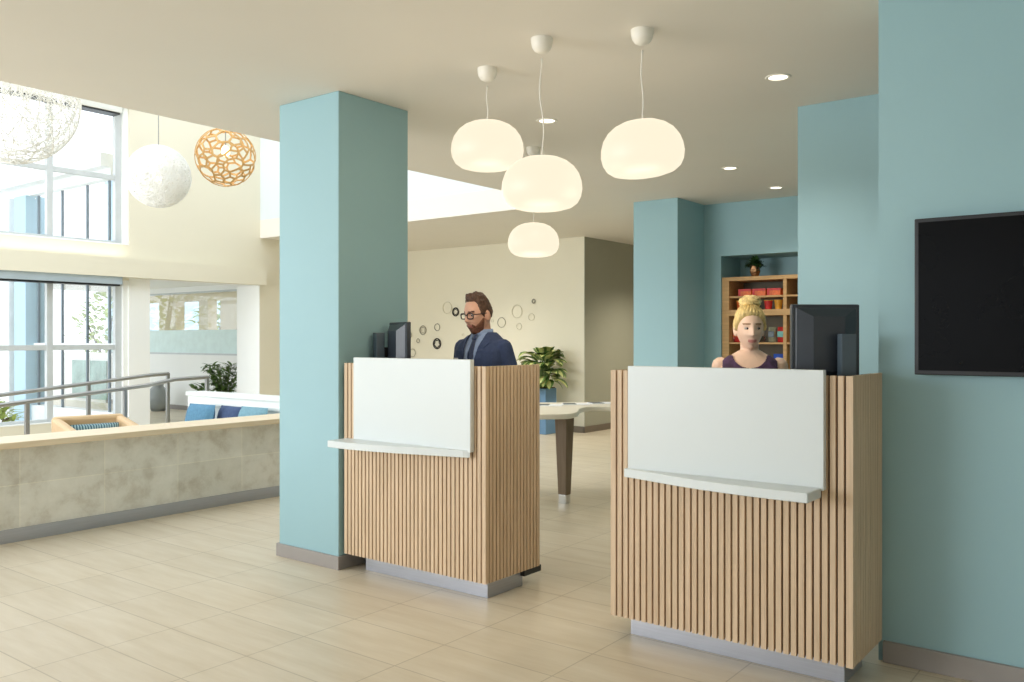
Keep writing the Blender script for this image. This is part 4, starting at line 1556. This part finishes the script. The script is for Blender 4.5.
def woman():
    t = thing('person', 'blonde woman in sleeveless plum top standing behind the right desk', 'person', (-1.62, 3.98, 0), math.radians(24))
    zc = 1.480
    head = Matrix.Translation((0.0, -0.02, zc)) @ Matrix.Rotation(math.radians(10), 4, 'Z') @ Matrix.Rotation(math.radians(2), 4, 'X') @ Matrix.Scale(0.96, 4)
    hi = head.inverted()
    body = MB()
    rings = [(0.76, 0.0, 0.14, 0.10), (0.83, 0.0, 0.172, 0.118), (0.90, 0.0, 0.165, 0.112), (1.02, 0.0, 0.122, 0.088), (1.14, -0.012, 0.14, 0.105), (1.21, -0.018, 0.15, 0.115),
             (1.27, -0.005, 0.150, 0.098), (1.31, 0.008, 0.138, 0.078), (1.34, 0.014, 0.095, 0.062), (1.365, 0.016, 0.055, 0.052)]
    torso_rings(body, rings)
    body.tube([(0, 0.016, 1.30), (0, 0.012, 1.375), (0, 0.0, 1.44)], [0.056, 0.047, 0.046], 18)
    add_head(body, head, True)
    for s in (-1, 1):
        sh, el, wr = Vector((s * 0.148, 0.008, 1.285)), Vector((s * 0.195, 0.05, 1.04)), Vector((s * 0.14, -0.17, 1.075))
        body.tube([sh, sh.lerp(el, 0.5), el, el.lerp(wr, 0.4), wr], [0.045, 0.039, 0.034, 0.032, 0.022], 16)
        add_hand(body, wr, (wr - el).normalized(), (0, 0.1, 1), (-s, 0, 0))
        body.tube([(s * 0.09, 0.0, 0.80), (s * 0.09, -0.005, 0.43), (s * 0.09, 0.03, 0.08)], [0.085, 0.052, 0.034], 16)
        body.tube([(s * 0.09, 0.03, 0.04), (s * 0.10, -0.12, 0.028)], [0.035, 0.027], 14)

    def asg(c, n):
        p = hi @ c
        if p.y < -0.05 and abs(p.z + 0.067 - 0.004 * (p.x / 0.023) ** 2) < 0.0075 and abs(p.x) < 0.023:
            return 1
        if p.y < -0.05 and abs(p.z - 0.025 - 0.1 * (0.03 - abs(abs(p.x) - 0.032)) * 0.3) < 0.004 and 0.014 < abs(p.x) < 0.05:
            return 2
        return 0
    fuse(body, 'body', [M['skin_w'], M['lips_w'], M['brow_w']], 0.004, 1, None, asg, t)
    eyes_parts(head, t, (0.35, -1, -0.02))

    def hair(d, p):
        az = abs(math.atan2(p.x, -p.y))
        line = lerp_table(az, ((0, 0.070), (0.5, 0.064), (0.85, 0.045), (1.15, 0.01), (1.35, -0.02), (1.5, 0.0), (1.75, 0.015), (2.1, -0.03), (PI, -0.05)))
        m = sst(line - 0.003, line + 0.012, p.z)
        st = math.sin(az * 26 + p.z * 60) * 0.18 + noise.noise(Vector((p.x * 50, p.y * 50, p.z * 30))) * 0.25 + 1
        th = 0.014 + 0.006 * sst(0.02, 0.1, p.z)
        return -0.008 + m * (0.008 + th * st)
    shell(head, True, hair).build('hair', M['hair_w'], t, smooth=True, unit=1.0)
    bun = MB()
    bun.ellipsoid((0, 0, 0), (0.057, 0.055, 0.036), 40, 24, fn=lambda d: 1 + 0.07 * math.sin(6 * math.atan2(d.y, d.x) + d.z * 7) + 0.05 * math.sin(d.z * 16))
    bun.build('hair_bun', M['hair_w'], t, loc=[v / K for v in (head @ Vector((0.004, 0.015, 0.143)))], smooth=True, unit=1.0)
    for s in (-1, 1):
        e = MB()
        e.ellipsoid((0, 0, 0), (0.005, 0.005, 0.012), 10, 8)
        e.build('earring', M['garnet'], t, loc=[v / K for v in (head @ Vector((s * 0.082, 0.0, -0.056)))], smooth=True, unit=1.0)
    tp = MB()
    torso_rings(tp, [(z, cy, rx + 0.009, ry + 0.009) for z, cy, rx, ry in rings if 0.83 <= z <= 1.35])

    def tcut(c, n):
        r = math.hypot(c.x / 0.086, (c.z - 1.345) / 0.07)
        if c.y < 0.012 and r < 1:
            return True
        if abs(c.x) > 0.138 and c.z > 1.16:
            return True
        return c.z > 1.335 and math.hypot(c.x, c.y - 0.016) < 0.08
    fuse(tp, 'sleeveless_top', M['purple'], 0.0045, 2, tcut, None, t)
    nk = MB()
    pts = []
    for i in range(40):
        a = 2 * PI * i / 40
        x, yy = 0.070 * math.cos(a), 0.064 * math.sin(a)
        z = 1.338 + 0.055 * max(0, -math.sin(a)) * -1 + 0.012 * max(0, math.sin(a))
        pts.append((x, 0.012 + yy - 0.022 * max(0, -math.sin(a)), z))
    nk.loop(pts, 0.0016, 6)
    nk.build('necklace', M['gold'], t, unit=1.0)
    sk = MB()
    torso_rings(sk, [(0.42, 0, 0.165, 0.13), (0.60, 0, 0.178, 0.135), (0.76, 0, 0.185, 0.13), (0.84, 0, 0.182, 0.126), (0.92, 0, 0.168, 0.116), (1.0, 0, 0.136, 0.1)])
    sk.build('skirt', M['trouser'], t, smooth='auto', unit=1.0)
    for s in (-1, 1):
        sm = MB()
        sm.tube([(s * 0.09, 0.05, 0.042), (s * 0.095, -0.03, 0.034), (s * 0.10, -0.135, 0.028)], [0.039, 0.036, 0.028], 16)
        sm.box(s * 0.095 - 0.034, s * 0.095 + 0.034, -0.155, 0.085, 0.0, 0.012)
        sm.build('shoe', M['leather'], t, smooth='auto', unit=1.0)
    return t


man()
woman()
